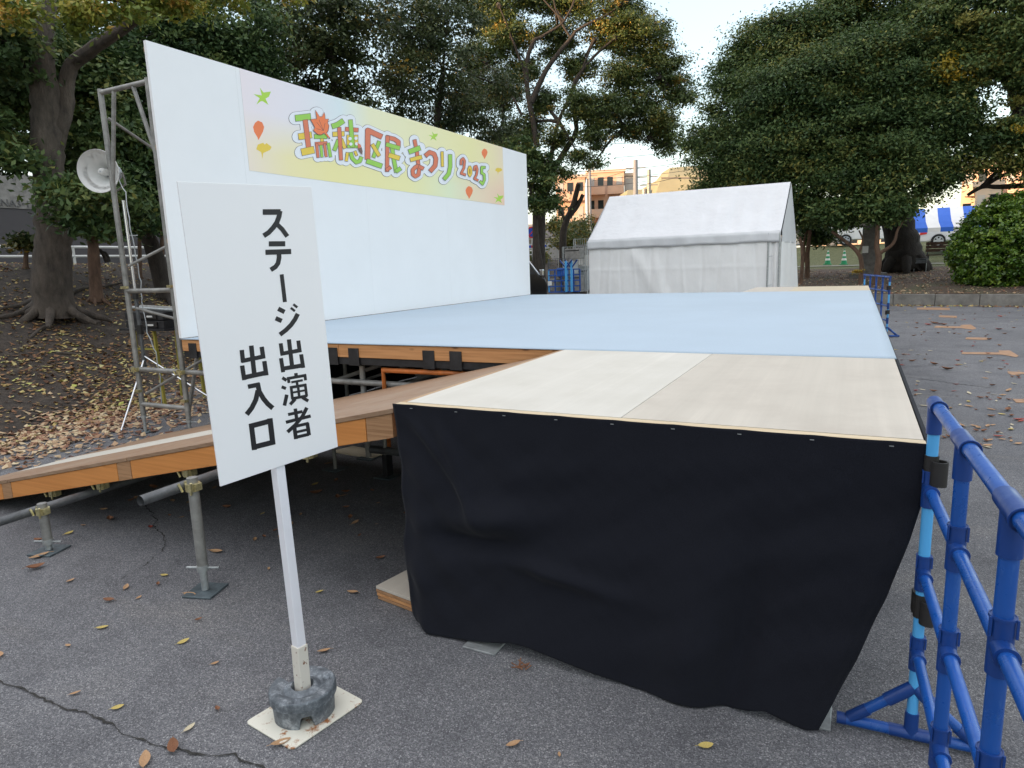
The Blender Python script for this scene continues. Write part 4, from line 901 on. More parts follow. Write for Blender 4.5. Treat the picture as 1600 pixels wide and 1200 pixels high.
# low growth on the crest
def small(label, px, py, D, r, per, matn='leaf_mix', trunk=.05, hh=70):
    bp = at(px, py, D); bp.z = bank_z(bp.x, bp.y)
    tree('sapling', label, bp, [bp, at(px+3, py-hh*.4, D), at(px+2, py-hh*.85, D)], trunk, trunk*.6, [], pxblobs([(px, py-hh, D, r), (px+r*.7, py-hh+10, D, r*.7), (px-r*.6, py-hh+15, D, r*.6)]), per, .12, matn, 'bark_brown', 'saplings on the bank crest', (.6, .2), .25)
small('small yellow green sapling at the far left of the bank crest', 38, 408, 16.5, 11, 900, hh=34)
small('young tree with brown trunk just right of the thick tree', 143, 415, 14.5, 22, 2600, 'leaf_ever', .12)
small('thin leaning sapling between the scaffold posts', 215, 405, 17, 24, 2200, 'leaf_ever')
small('low bushy sapling on the crest beside the backdrop edge', 250, 400, 17, 26, 2600)
o = thing('dead_branch', 'bare dark crooked branch stuck in the bank crest beside the young tree', 'branch', at(168, 408, 14.6))
b = MB(); limb(b, [at(168, 410, 14.6), at(160, 395, 14.6), at(148, 385, 14.6)], .05, .02); limb(b, [at(170, 408, 14.6), at(166, 396, 14.6), at(158, 393, 14.6)], .035, .015); b.build('limb', 'bark_dark', o, True)
# open tree, centre
DC = 35
def cp_(x, y, D=DC): return at(x, y, D)
bC = cp_(842, 440); bC.z = 0
limbsC = [([cp_(845, 330), cp_(857, 280), cp_(880, 240), cp_(900, 207), cp_(897, 175), cp_(895, 135), cp_(922, 95), cp_(960, 60)], 0.208, 0.048),
 ([cp_(850, 290), cp_(862, 240), cp_(873, 190), cp_(900, 130), cp_(930, 60)], 0.162, 0.038), ([cp_(840, 230), cp_(822, 120), cp_(832, 68), cp_(847, 57), cp_(882, 32), cp_(905, -20)], 0.162, 0.034),
 ([cp_(830, 160), cp_(855, 107), cp_(892, 60), cp_(905, 45), cp_(950, 22), cp_(980, 0)], 0.150, 0.029), ([cp_(902, 207), cp_(940, 200), cp_(978, 200), cp_(1012, 216)], 0.087, 0.019), ([cp_(897, 170), cp_(940, 180), cp_(985, 150), cp_(1030, 120)], 0.070, 0.014),
 ([cp_(822, 120), cp_(800, 60), cp_(780, 10)], 0.093, 0.024), ([cp_(815, 180), cp_(790, 130), cp_(760, 100)], 0.081, 0.024), ([cp_(892, 60), cp_(870, 20), cp_(860, -30)], 0.070, 0.019), ([cp_(880, 32), cp_(850, 0), cp_(820, -40)], 0.058, 0.019)]
tree('spreading_tree', 'tall open crowned tree with many bare limbs standing beyond the backdrop', bC, [bC, cp_(842, 380), cp_(843, 330), cp_(846, 290)], .36, .27, limbsC,
     pxblobs([(1000, 60, 36, 52), (1035, 110, 36, 42), (1060, 150, 36, 30), (1035, 195, 35, 36), (960, 30, 36, 55), (975, 120, 35, 40), (1000, 165, 35, 36), (985, 205, 35, 26), (1040, 225, 35, 22), (945, 175, 34, 40), (905, 160, 34, 34), (925, 215, 34, 26), (905, 245, 34, 20), (930, 252, 34, 14), (870, 60, 37, 36), (905, 105, 36, 30), (800, 60, 36, 40), (770, 20, 37, 50), (815, 110, 36, 34), (780, 150, 36, 40), (850, 160, 36, 30), (820, 200, 36, 34), (790, 220, 36, 30), (870, 215, 35, 24), (880, 270, 34, 16), (900, 0, 37, 40), (840, -10, 37, 45), (745, 90, 36, 40), (735, 150, 36, 36)]), 175000, .13, 'leaf_open', 'bark_dark', tone=(.45, .25), csize=.5, shell=.35, cn=120, ntw=11)
bb = cp_(850, 430, 33); bb.z = 0
tree('evergreen_bush_tree', 'dense dark evergreen showing just right of the backdrop edge', bb, [bb, at(838, 380, 33), at(836, 330, 33)], .2, .12, [], pxblobs([(842, 280, 33, 32), (858, 310, 33, 26), (835, 320, 33, 24), (850, 255, 33, 22), (825, 250, 33, 30), (800, 240, 33, 40)]), 12000, .16, 'leaf_ever', 'bark_dark', None, (.5, .2), .45)
# pruned bare tree
pb_ = at(878, 395, 37); pb_.z = 0; t = thing('pruned_tree', 'dark leafless tree with cut limbs in front of the orange apartments', 'tree', pb_)
b = MB(); limb(b, [pb_, at(880, 370, 37), at(885, 345, 37), at(896, 320, 37), at(904, 288, 37)], .22, .13); limb(b, [at(889, 338, 37), at(902, 322, 37), at(911, 304, 37)], .16, .1); limb(b, [at(884, 350, 37), at(876, 330, 37), at(868, 322, 37)], .08, .03); b.build('trunk', 'bark_dark', t, True, auto=80)
leaves('sprouts', pxblobs([(875, 380, 38, 16), (900, 375, 38, 18), (915, 350, 38, 14), (890, 385, 38, 14)]), 2500, .16, 'leaf_open', t, .4, .6, (.75, .2))
# right evergreens
def R(x, y, D): return at(x, y, D)
bR = at(1412, 424, 29.5)
tree('evergreen_tree', 'huge dark evergreen with thick flared trunk on the right of the planting bed', bR, [bR, at(1412, 400, 29.5), at(1408, 370, 29.5), at(1400, 330, 29.5), at(1390, 270, 29), at(1370, 200, 28)], .70, .4,
     [([at(1400, 330, 29.5), at(1330, 260, 28), at(1250, 180, 27)], .25, .08), ([at(1405, 340, 29.5), at(1460, 280, 29), at(1540, 210, 29)], .22, .07), ([at(1390, 270, 29), at(1420, 150, 28), at(1450, 60, 28)], .25, .08)],
     pxblobs([(1165, 185, 27, 60), (1140, 245, 27, 52), (1160, 120, 27.5, 45), (1215, 75, 28, 62), (1120, 290, 27, 26), (1290, 45, 28, 65), (1360, 30, 28, 70), (1240, 150, 26, 75), (1320, 130, 26, 80), (1210, 230, 26, 70), (1290, 215, 25.5, 75), (1370, 210, 25.5, 75), (1180, 290, 26.5, 42), (1250, 285, 25.5, 42), (1320, 275, 25, 42), (1390, 265, 25, 45), (1400, 110, 26, 70), (1440, 50, 27.5, 60), (1440, 190, 26, 60), (1455, 262, 26, 36), (1440, 300, 25.5, 18), (1095, 215, 27.5, 25), (1490, 262, 27, 22)]),
     380000, .11, 'leaf_ever', 'bark_deep', None, (.52, .24), .62, cn=300, flare=.15, extra=(pxblobs([(1228, 212, 25.2, 15)]), 220), shell=.68)
bR2 = at(1640, 400, 27)
tree('evergreen_tree', 'leafy tree filling the top right corner with one yellow clump', bR2, [bR2, at(1630, 330, 27), at(1610, 240, 27), at(1590, 150, 27), at(1570, 60, 27)], .35, .2,
     [([at(1610, 240, 27), at(1560, 205, 27), at(1500, 200, 27)], .13, .05), ([at(1600, 290, 27), at(1560, 292, 27), at(1535, 292, 27), at(1512, 305, 27)], .09, .05), ([at(1592, 150, 27), at(1540, 100, 27), at(1490, 80, 27)], .13, .05)],
     pxblobs([(1490, 40, 26.5, 60), (1560, 30, 26.5, 65), (1620, 60, 26.5, 60), (1500, 105, 26, 45), (1575, 90, 26.5, 38), (1490, 150, 26, 36), (1620, 130, 26.5, 36), (1500, 200, 26.3, 36), (1560, 220, 26.5, 34), (1610, 210, 26.5, 36), (1530, 245, 26.5, 26), (1580, 255, 26.5, 20), (1620, 260, 26.5, 26)]),
     90000, .12, 'leaf_ever', 'bark_dark', None, (.62, .27), .5, cn=300, extra=(pxblobs([(1482, 100, 25, 12), (1490, 118, 25, 9), (1598, 198, 25.3, 5)]), 700), shell=.5)
# small camellia trees under the crown
def camellia(label, base, pts, limbs, blobs, r=.07):
    bp = at(*base); bp.z = bed_z(bp.x, bp.y)-.03
    tree('understorey_tree', label, bp, [bp]+[at(*p) for p in pts], r, r*.6, [([at(*q) for q in l], r*.55, r*.25) for l in limbs], pxblobs(blobs), 9000, .13, 'leaf_ever', 'bark_brown', 'small trees under the big evergreen', (.5, .18), .4, twig=False)
camellia('slim straight tree nearest the white tent', (1252, 428, 25.5), [(1254, 400, 25.5), (1250, 370, 25.5)], [], [(1262, 330, 25.5, 26), (1240, 320, 26, 24), (1285, 325, 25.5, 24)])
camellia('dark double stemmed tree behind the slim one', (1262, 418, 28), [(1262, 395, 28), (1266, 360, 28)], [[(1258, 410, 28), (1256, 380, 28), (1262, 360, 28)]], [(1280, 368, 29, 16), (1272, 350, 28.5, 14)], .1)
camellia('tree leaning left beneath the big crown', (1345, 432, 24.8), [(1346, 410, 24.8), (1338, 392, 24.8), (1318, 375, 24.8), (1300, 362, 24.6)], [[(1342, 395, 24.8), (1348, 375, 24.8), (1342, 360, 24.8)]], [(1300, 332, 24.6, 24), (1335, 325, 24.8, 22), (1320, 345, 24.8, 12)], .08)
camellia('forked brown tree just right of the stone pillar', (1369, 428, 24.6), [(1373, 405, 24.6), (1370, 385, 24.6), (1372, 350, 24.6)], [[(1376, 395, 24.6), (1396, 380, 24.6), (1402, 360, 24.6), (1412, 345, 24.6)]], [(1378, 322, 24.6, 24), (1408, 325, 24.6, 16), (1355, 325, 24.6, 20), (1385, 343, 24.6, 9)], .11)
# clipped shrub
sb = at(1556, 448, 24.5); sb.z = bed_z(sb.x, sb.y)
sh = thing('round_shrub', 'big rounded glossy green shrub on the bed at the right edge', 'shrub', sb)
MB().tube([sb, sb+Vector((0, 0, .9))], .08, 8).build('stem', 'bark_brown', sh, True)
leaves('foliage', pxblobs([(1568, 388, 24.5, 62), (1530, 402, 24.3, 38), (1605, 395, 24.5, 55), (1566, 350, 24.6, 38), (1545, 370, 24.4, 36), (1598, 348, 24.6, 40), (1565, 415, 24.2, 40), (1516, 418, 24.2, 24), (1625, 380, 24.5, 60)], 1, 1), 80000, .095, 'leaf_shrub', sh, .12, .8, (.5, .25), shell=.93, asp=.6)

# ------------------------------------------------------------------ leaf litter
def litter(name, pts_fn, n_, leaf, matn, lift=.012):
    P_ = np.array([pts_fn() for _ in range(n_)]); nor = NP.normal(size=(n_, 3))*.28+np.array([0, 0, 1.]); nor /= np.linalg.norm(nor, axis=1)[:, None]
    d_ = NP.normal(size=(n_, 3)); d_ -= (d_*nor).sum(1)[:, None]*nor; d_ /= np.linalg.norm(d_, axis=1)[:, None]; s_ = np.cross(nor, d_); L_ = (leaf*(.45+.9*NP.random(n_)))[:, None]
    P_ = P_+np.array([0, 0, lift]); w = .33
    V = np.stack([P_-d_*L_*.5+nor*L_*.1, P_+s_*L_*w, P_+d_*L_*.5+nor*L_*.12, P_-s_*L_*w], 1).reshape(-1, 3)
    off = P_.mean(0); off[2] = 0; V -= off
    me = bpy.data.meshes.new(name); me.from_pydata(V.tolist(), [], [(4*i, 4*i+1, 4*i+2, 4*i+3) for i in range(n_)])
    a_ = me.attributes.new('tone', 'FLOAT', 'FACE'); a_.data.foreach_set('value', NP.random(n_).astype(np.float32)); me.materials.append(MT[matn])
    o = bpy.data.objects.new(name, me); C.objects.link(o); o.location = off; tag(o, kind='stuff'); return o
def bank_pt():
    while True:
        Y = R_.uniform(1.5, 22); d_ = R_.random()**1.1*8-.3; X_ = bank_edge(Y)-d_
        k_ = .3+.7*(nz(X_, Y, 1.3, 4) > -.15)
        k_ *= 1 if d_ < 4.5 else .35
        if R_.random() < k_: return (X_, Y, max(0, bank_z(X_, Y)))
def drift_pt():
    while True:
        Y = R_.uniform(2.2, 9); X_ = bank_edge(Y)+R_.gauss(.35, .55)
        if R_.random() < (.8 if nz(X_, Y, 1.1, 1) > -.2 else .2) and X_ < -5.7: return (X_, Y, max(.0, bank_z(X_, Y)))
tag(litter('leaf_litter', bank_pt, 24000, .07, 'leaf_litter'), 'yellow and brown fallen leaves scattered over the earth bank', 'leaves')
tag(litter('leaf_litter', drift_pt, 4200, .072, 'leaf_litter_red'), 'reddish brown leaf drift along the foot of the bank', 'leaves')
def bed_pt():
    X_ = R_.uniform(-3, 9); Y = kerbY(X_)+R_.uniform(.2, 8); return (X_, Y, bed_z(X_, Y))
tag(litter('leaf_litter', bed_pt, 4500, .07, 'leaf_litter_red'), 'dull brown leaf litter on the planting bed under the evergreens', 'leaves')
tag(litter('leaf_litter', lambda: (lambda X_: (X_, kerbY(X_)-abs(R_.gauss(0, .25)), 0))(R_.uniform(.8, 8)), 500, .08, 'leaf_litter'), 'dry leaves gathered against the foot of the kerb', 'leaves')
def grass_pt():
    X_ = R_.uniform(-8, 16); Y = kerbY(X_)+9.5+R_.random()*14; return (X_, Y, bed_z(X_, Y))
# single leaves on the asphalt: five shapes, copied
def leaf_proto(matn, curl, wid, label, grp):
    b = MB(); n_ = 7
    for i in range(n_+1):
        t_ = i/n_; w_ = wid*math.sin(math.pi*(t_*.92+.05))**.8; x_ = (t_-.5)
        z_ = curl*(4*(t_-.5)**2)+.02
        b.v += [(x_, -w_, z_+curl*.8*w_/wid), (x_, 0, z_), (x_, w_*.9, z_+curl*.9*w_/wid)]
    for i in range(n_):
        for j in range(2): b.face((i*3+j, (i+1)*3+j, (i+1)*3+j+1, i*3+j+1))
    b.tube([(-.5, 0, curl+.02), (-.72, .05, curl*.6+.02)], .012, 5)
    return b.build('fallen_leaf', matn, None, True)
kinds = [('dry_tan', .10, .24, 'tan'), ('dry_brown', .2, .28, 'dark brown'), ('dry_yellow', .08, .3, 'yellow'), ('dry_red', .12, .28, 'red'), ('dry_pale', .06, .2, 'pale')]
protos = []; used = [False]*5
for k_ in kinds: protos.append(leaf_proto(k_[0], k_[1], k_[2], '', ''))
regions = {'L': 'in front of the ramp and sign', 'M': 'beneath the ramp', 'R': 'right of the stage'}
def put_leaf(k_, p, L_, rg):
    if used[k_]: o = protos[k_].copy(); C.objects.link(o)
    else: o = protos[k_]; used[k_] = True
    o.location = (p.x, p.y, .004); o.rotation_euler = (R_.uniform(-.12, .12), R_.uniform(-.12, .12), R_.random()*6.28); o.scale = (L_, L_, L_)
    ck = kinds[k_][3]
    tag(o, f'{ck} fallen leaf on the asphalt {regions[rg]}', 'leaf', f'{ck} fallen leaves {regions[rg]}')
LF = [(437+4-2, 1163, 0, .06, 'L'), (272, 1171, 1, .062, 'L'), (227, 1190, 0, .07, 'L'), (296, 1139, 4, .045, 'L'), (184, 1107, 2, .038, 'L'), (118, 1085, 0, .035, 'L'), (336, 1038, 0, .03, 'L'), (287, 1004, 2, .045, 'L'), (160, 982, 2, .045, 'L'), (107, 1010, 0, .03, 'L'), (0, 1025, 0, .05, 'L'), (310, 970, 1, .03, 'L'), (217, 935, 0, .03, 'L'), (247, 914, 1, .03, 'L'), (197, 919, 0, .05, 'L'), (170, 940, 1, .05, 'L'), (110, 909, 0, .045, 'L'), (506, 1019, 0, .05, 'L'), (499, 926, 2, .035, 'L'), (551, 927, 0, .055, 'L'), (555, 818, 0, .06, 'L'), (588, 820, 0, .02, 'L'), (562, 838, 1, .03, 'L'), (413, 840, 1, .035, 'L'), (410, 804, 2, .04, 'L'), (297, 931, 0, .065, 'L'), (257, 900, 2, .04, 'L'), (338, 863, 0, .07, 'L'), (56, 889, 1, .08, 'L'), (62, 871, 0, .09, 'L'), (60, 846, 1, .06, 'M'), (108, 834, 2, .05, 'L'), (163, 797, 0, .055, 'M'), (172, 813, 1, .07, 'M'), (130, 822, 0, .04, 'M'), (235, 825, 3, .05, 'M'), (270, 784, 0, .06, 'M'), (215, 780, 0, .07, 'M'), (205, 783, 1, .05, 'M'), (240, 763, 1, .07, 'M'), (295, 786, 0, .05, 'M'), (355, 794, 1, .06, 'M'), (492, 758, 2, .06, 'M'), (494, 772, 1, .08, 'M'), (535, 776, 0, .05, 'M'), (540, 770, 1, .06, 'M'), (525, 752, 1, .05, 'M'), (591, 787, 0, .03, 'M'), (470, 805, 0, .035, 'M'), (430, 830, 1, .03, 'L'), (802, 1165, 0, .045, 'L'), (874, 1181, 0, .02, 'L'), (1103, 1167, 2, .045, 'L'), (420, 890, 0, .03, 'L'), (340, 1110, 1, .03, 'L'), (50, 760, 0, .09, 'L')]
for x, y, k_, L_, rg in LF: put_leaf(k_, atz(x, y, 0), L_*1.05, rg)
RL = [(1458, 612, 1, .09), (1490, 612, 3, .06), (1514, 615, 4, .12), (1542, 622, 1, .08), (1576, 611, 0, .13), (1562, 624, 1, .08), (1552, 617, 4, .07), (1500, 633, 4, .07), (1513, 628, 2, .08), (1525, 641, 1, .05), (1575, 642, 1, .12), (1565, 648, 2, .08), (1547, 650, 2, .06), (1592, 657, 3, .12), (1580, 651, 1, .09), (1507, 667, 4, .08), (1525, 674, 1, .07), (1559, 677, 1, .07), (1580, 669, 4, .06), (1475, 685, 1, .06), (1540, 690, 1, .07), (1580, 690, 0, .06), (1518, 728, 4, .03), (1427, 822, 4, .03), (1430, 618, 1, .05), (1459, 570, 1, .15), (1480, 578, 1, .18), (1425, 565, 1, .12), (1445, 562, 0, .1), (1424, 548, 4, .1), (1466, 521, 1, .1), (1428, 525, 1, .1), (1515, 520, 1, .12), (1560, 515, 3, .2), (1570, 522, 1, .1), (1546, 531, 1, .14), (1432, 513, 1, .1), (1450, 508, 3, .2), (1460, 506, 1, .2), (1468, 507, 3, .18), (1475, 508, 1, .16), (1563, 495, 3, .15), (1523, 491, 4, .1), (1550, 487, 4, .1), (1590, 482, 1, .15)]
for x, y, k_, L_ in RL: put_leaf(k_, atz(x, y, 0), L_*.8, 'R')
for i in range(150):
    y = 485+R_.random()**1.3*215; x = R_.uniform(1385+max(0, y-540)*.45, 1610)
    put_leaf(R_.choice((0, 1, 1, 0, 4, 2, 3)), atz(x, y, 0), R_.uniform(.035, .085), 'R')
for i in range(26):
    put_leaf(R_.choice((0, 1, 1)), Vector((R_.uniform(-4.8, -1.9), R_.uniform(2.3, 3.9), 0)), R_.uniform(.03, .06), 'M')
# twig cone debris
o = thing('pine_twig', 'small dark curled twig on the asphalt under the cloth hem', 'twig', atz(815, 1045, 0)); b = MB(); q = atz(815, 1045, .006)
for i in range(9): b.tube([q+Vector((R_.uniform(-.02, .02), R_.uniform(-.02, .02), .002)), q+Vector((R_.uniform(-.04, .04), R_.uniform(-.04, .04), .02))], .0022, 5)
b.build('stalks', 'dry_brown', o)

# ------------------------------------------------------------------ street behind the bank
sw = thing('street_wall', 'grey tiled building wall with pale lettered band behind the bank', 'wall', (-24, 12, 0))
MB().box(-24.4, -24, -20, 46, 0, 3.83).build('tiled_face', 'tile_wall', sw)
MB().box(-24.35, -23.97, -20, 13.75, 3.832, 4.9).build('sign_band', 'concrete', sw)
MB().box(-24.35, -24.0, 13.76, 46, 3.832, 5.6).build('upper_wall', 'tile_wall', sw)
cu_ = bpy.data.curves.new('txt', 'FONT'); cu_.body = 'ANA3\u202217'; cu_.size = .31; cu_.extrude = .008; to = bpy.data.objects.new('txt', cu_)
C.objects.link(to); bpy.context.view_layer.update(); me = bpy.data.meshes.new_from_object(to.evaluated_get(bpy.context.evaluated_depsgraph_get())); bpy.data.objects.remove(to)
me.materials.clear(); me.materials.append(MT['letter_grey']); lo = bpy.data.objects.new('lettering', me); C.objects.link(lo); lo.parent = sw
lo.location = Vector((-23.95, 11.92, 3.88))-sw.location; lo.rotation_euler = (rad(90), 0, rad(90))
gr = thing('guard_rail', 'white two rail pipe fence along the street behind the bank', 'fence', (-18.3, 14, 0))
for z in (2.37, 2.13): MB().tube([(-18.3, -10, z), (-18.3, 40, z)], .035, 10).build('rail', 'plastic_white', gr, True)
for i in range(22): MB().tube([(-18.3, -9+i*2.2, 1.3), (-18.3, -9+i*2.2, 2.4)], .035, 8).build('post', 'plastic_white', gr, True)
MB().tube([(-18.6, 11.2, 2.72), (-18.6, 24, 2.72)], .02, 8).build('top_wire', 'galv', gr, True)

# ------------------------------------------------------------------ things beyond the stage
vn = thing('van', 'black van parked nose out beside the far end of the backdrop', 'van', (-13.4, 24.6, 0))
vD = Vector((.62, -.3, 0)).normalized()
nose = at(855, 440, 25.0); nose.z = 0; fx = Vector((.90, .43, 0)).normalized(); fy = Vector((-fx.y, fx.x, 0))
def VV(x_, y_, z_): return nose-fx*x_+fy*y_+Vector((0, 0, z_))
prof = [(0.02, .35), (0, .75), (.08, 1.0), (.30, 1.12), (.88, 1.9), (1.1, 2.02), (4.4, 2.02), (4.6, 1.8), (4.65, .5), (4.6, .32)]
MB().prism([VV(x_, 0, z_) for x_, z_ in prof], fy*1.7).build('body', 'car_black', vn, bevel=.05)
MB().prism([VV(x_, -.012, z_) for x_, z_ in ((.44, 1.16), (.95, 1.84), (2.0, 1.86), (2.0, 1.16))], fy*.008).build('side_window', 'glass_dark', vn)
MB().prism([VV(x_, -.012, z_) for x_, z_ in ((2.1, 1.16), (2.1, 1.84), (4.2, 1.84), (4.2, 1.16))], fy*.008).build('side_window', 'glass_dark', vn)
MB().tube([VV(.28, -.01, 1.13), VV(.86, -.01, 1.91), VV(1.08, -.01, 2.03), VV(3, -.01, 2.03)], .025, 6).build('roof_trim', 'chrome', vn, True)
MB().box(*sum(([VV(.2, -.18, 1.1).x-.06, VV(.2, -.18, 1.1).x+.08], [VV(.2, -.18, 1.1).y-.08, VV(.2, -.18, 1.1).y+.08], [1.10, 1.32]), [])).build('wing_mirror', 'chrome', vn, bevel=.03)
for x_ in (.85, 3.9):
    w = MB().lathe([(0, -.0), (.2, -.0), (.22, .02), (.33, .02), (.34, .1), (.33, .2), (0, .2)], VV(x_, -.03, .34), fy, 28).build('wheel', 'tyre', vn, True); MB().lathe([(0, -.012), (.19, -.012), (.2, .0)], VV(x_, -.03, .34), fy, 20).build('rim', 'galv', w, True)
MB().box(nose.x-.0, nose.x+.03, nose.y+.05, nose.y+.35, .72, .88).build('headlight', 'plastic_white', vn)
# blue trolley of folded barriers
def frame_cart(label, c_, w_, h_, z0, mt, D_, n_=5, m_=4, cat='cart', name='barrier_cart'):
    t = thing(name, label, cat, (c_.x, c_.y, 0)); ux = Vector((.89, .45, 0))
    for i in range(n_+1):
        p = c_+ux*(i/n_-.5)*w_; MB().beam((p.x, p.y, z0), (p.x, p.y, z0+h_), .05, .05).build('upright', mt if i % 3 else 'pvc_light', t)
    for j in range(m_+1):
        z = z0+h_*j/m_; a_ = c_-ux*w_/2; b_ = c_+ux*w_/2; MB().beam((a_.x, a_.y-.04, z), (b_.x, b_.y-.04, z), .05, .05).build('rail', mt, t)
    a_ = c_-ux*w_/2; b_ = c_+ux*w_/2
    for q in (a_, b_): MB().lathe([(0, -.04), (.1, -.04), (.1, .04), (0, .04)], (q.x, q.y, .1), (.45, -.89, 0), 14).build('caster', 'tyre', t, True)
    MB().box(c_.x-w_*.5, c_.x+w_*.5, c_.y-.3, c_.y+.35, .16, .21).build('base', 'black_steel', t)
    return t
c_ = at(882, 440, 29.5); c_.z = 0
t = frame_cart('blue lattice barriers loaded on a wheeled cart next to the van', c_, 1.35, .95, .3, 'pvc_blue', 29)
for xo in (.0, .28):
    p = at(886+xo*30, 430, 29.3); MB().beam((p.x, p.y-.1, .3), (p.x, p.y-.1, 1.6), .08, .08).build('folded_post', 'pvc_light', t); MB().beam((p.x-.28, p.y-.1, 1.65), (p.x, p.y-.1, 1.3), .05, .05).build('folded_brace', 'joint_blue', t); MB().beam((p.x+.28, p.y-.1, 1.65), (p.x, p.y-.1, 1.3), .05, .05).build('folded_brace', 'joint_blue', t)
def cage(label, px, D_, w_, h_, boxes, mt='galv'):
    c_ = at(px, 430, D_); c_.z = 0; t = thing('roll_cage', label, 'cage trolley', (c_.x, c_.y, 0), 'wire cage trolleys behind the stage'); ux = Vector((.89, .45, 0)); uy = Vector((-.45, .89, 0))
    for s0 in (-.5, .5):
        b = MB()
        for s1 in (-.4, .4):
            q = c_+ux*s0*w_+uy*s1; b.tube([(q.x, q.y, .12), (q.x, q.y, h_)], .02, 6)
        q0 = c_+ux*s0*w_-uy*.4; q1 = c_+ux*s0*w_+uy*.4
        for k_ in range(9): z = .2+(h_-.2)*k_/8; b.tube([(q0.x, q0.y, z), (q1.x, q1.y, z)], .01, 5)
        b.build('side_frame', mt, t)
    b = MB()
    for k_ in range(8): z = .25+(h_-.25)*k_/7; q0 = c_-ux*w_/2+uy*.4; q1 = c_+ux*w_/2+uy*.4; b.tube([(q0.x, q0.y, z), (q1.x, q1.y, z)], .012, 5)
    for k_ in range(9): q0 = c_+ux*w_*(k_/8-.5)+uy*.4; b.tube([(q0.x, q0.y, .2), (q0.x, q0.y, h_)], .009, 5)
    b.build('back_grid', mt, t); MB().box(c_.x-w_/2, c_.x+w_/2, c_.y-.4, c_.y+.4, .13, .18).build('base', mt, t)
    for sx in (-.4, .4): MB().lathe([(0, -.03), (.065, -.03), (.065, .03), (0, .03)], (c_.x+sx*w_, c_.y-.35, .066), (1, 0, 0), 12).build('caster', 'tyre', t, True)
    for (x0, x1, z0, z1, mm) in boxes:
        bt_ = thing('crate', f'{"blue" if "blue" in mm else "grey" if "grey" in mm or mm=="concrete" else "dark"} box carried in the {label.split()[0]} cage trolley {"at the very bottom" if z0 < .6 else "in the middle" if z0 < 1.5 else "on the very top"}', 'crate', (c_.x, c_.y, z0)); MB().box(c_.x+x0*w_, c_.x+x1*w_, c_.y-.35, c_.y+.3, z0, z1).build('shell', mm, bt_, bevel=.02); MB().box(c_.x+x0*w_+.02, c_.x+x1*w_-.02, c_.y-.36, c_.y-.352, z1-.12, z1-.07).build('handle', 'dark_rubber', bt_)
cage('dark tall cage trolley behind the blue cart', 873, 33, .95, 1.75, [(-.4, -.02, .18, .8, 'steel'), (.05, .42, .9, 1.3, 'pvc_blue')], 'steel_dark')
cage('pale stacked cage trolley beside the tent end', 897, 33.5, 1.05, 2.3, [(-.42, .4, .18, .9, 'concrete'), (-.42, .1, 1.0, 1.6, 'plastic_grey'), (-.3, .42, 1.7, 2.2, 'concrete')])
cage('rear cage trolley half hidden by the tent', 912, 34.5, .9, 2.7, [(-.4, .4, .18, 1.2, 'plastic_grey'), (-.4, .4, 1.9, 2.4, 'concrete')])
tk = thing('flatbed_truck', 'low truck tail with an orange bumper stripe beside the tent', 'truck', at(920, 440, 36)); q = at(918, 440, 36); q.z = 0
MB().box(q.x-1.2, q.x+3.2, q.y-.2, q.y+1.8, .95, 1.35).build('bed', 'plastic_grey', tk); MB().box(q.x-1.2, q.x+3.2, q.y-.22, q.y-.201, .80, .94).build('stripe', 'orange_paint', tk); MB().box(q.x-1.0, q.x+3.0, q.y-.15, q.y+1.7, .5, .79).build('chassis', 'pvc_light', tk)
MB().lathe([(0, -.1), (.36, -.1), (.38, 0), (.36, .1), (0, .1)], (q.x-.4, q.y-.02, .38), (0, 1, 0), 20).build('wheel', 'tyre', tk, True)
# no-parking sign
q = at(832, 400, 42); q.z = 0; t = thing('road_sign', 'round blue and red no parking sign on a white post beyond the van', 'road sign', q); zc = at(832, 363, 42).z
MB().tube([q, (q.x, q.y, zc+.35)], .04, 8).build('post', 'plastic_white', t, True); fc = Vector((-q.x, -q.y, 0)).normalized()
MB().lathe([(0, .02), (.34, .02), (.34, 0), (0, 0)], Vector((q.x, q.y, zc))+fc*.05, fc, 28).build('rim', 'sign_red', t); MB().lathe([(0, .03), (.26, .03), (.26, .02)], Vector((q.x, q.y, zc))+fc*.05, fc, 28).build('face', 'sign_blue', t)
a_ = Vector((q.x, q.y, zc))+fc*.083; rt_ = Vector((-fc.y, fc.x, 0)); MB().beam(a_+rt_*.18+Vector((0, 0, .18)), a_-rt_*.18-Vector((0, 0, .18)), .06, .003, fc).build('slash', 'sign_red', t)
for lab, x0, x1, y0, y1, D_ in (('white notice board with blue marks under the no parking sign', 826, 838, 381, 390, 40), ('long white banner with coloured marks behind the cage trolleys', 848, 871, 381, 388, 41)):
    p0 = at(x0, y1, D_); p1 = at(x1, y1, D_); zt_ = at(x0, y0, D_).z; t = thing('notice_board', lab, 'notice board', (p0.x, p0.y, 0))
    MB().prism([(p0.x, p0.y, p0.z), (p1.x, p1.y, p0.z), (p1.x, p1.y, zt_), (p0.x, p0.y, zt_)], (-.01, .03, 0)).build('panel', 'plastic_white', t)
    for k_ in range(3):
        f_ = .2+.3*k_; pc_ = p0.lerp(p1, f_); MB().box(pc_.x-.07, pc_.x+.07, pc_.y-.03, pc_.y-.02, (p0.z+zt_)/2-.07, (p0.z+zt_)/2+.07).build('mark', ('sign_blue', 'sign_red', 'sign_blue')[k_], t)
    for e_ in (p0, p1): MB().tube([(e_.x, e_.y+.06, 0), (e_.x, e_.y+.06, zt_)], .03, 6).build('post', 'galv', t)
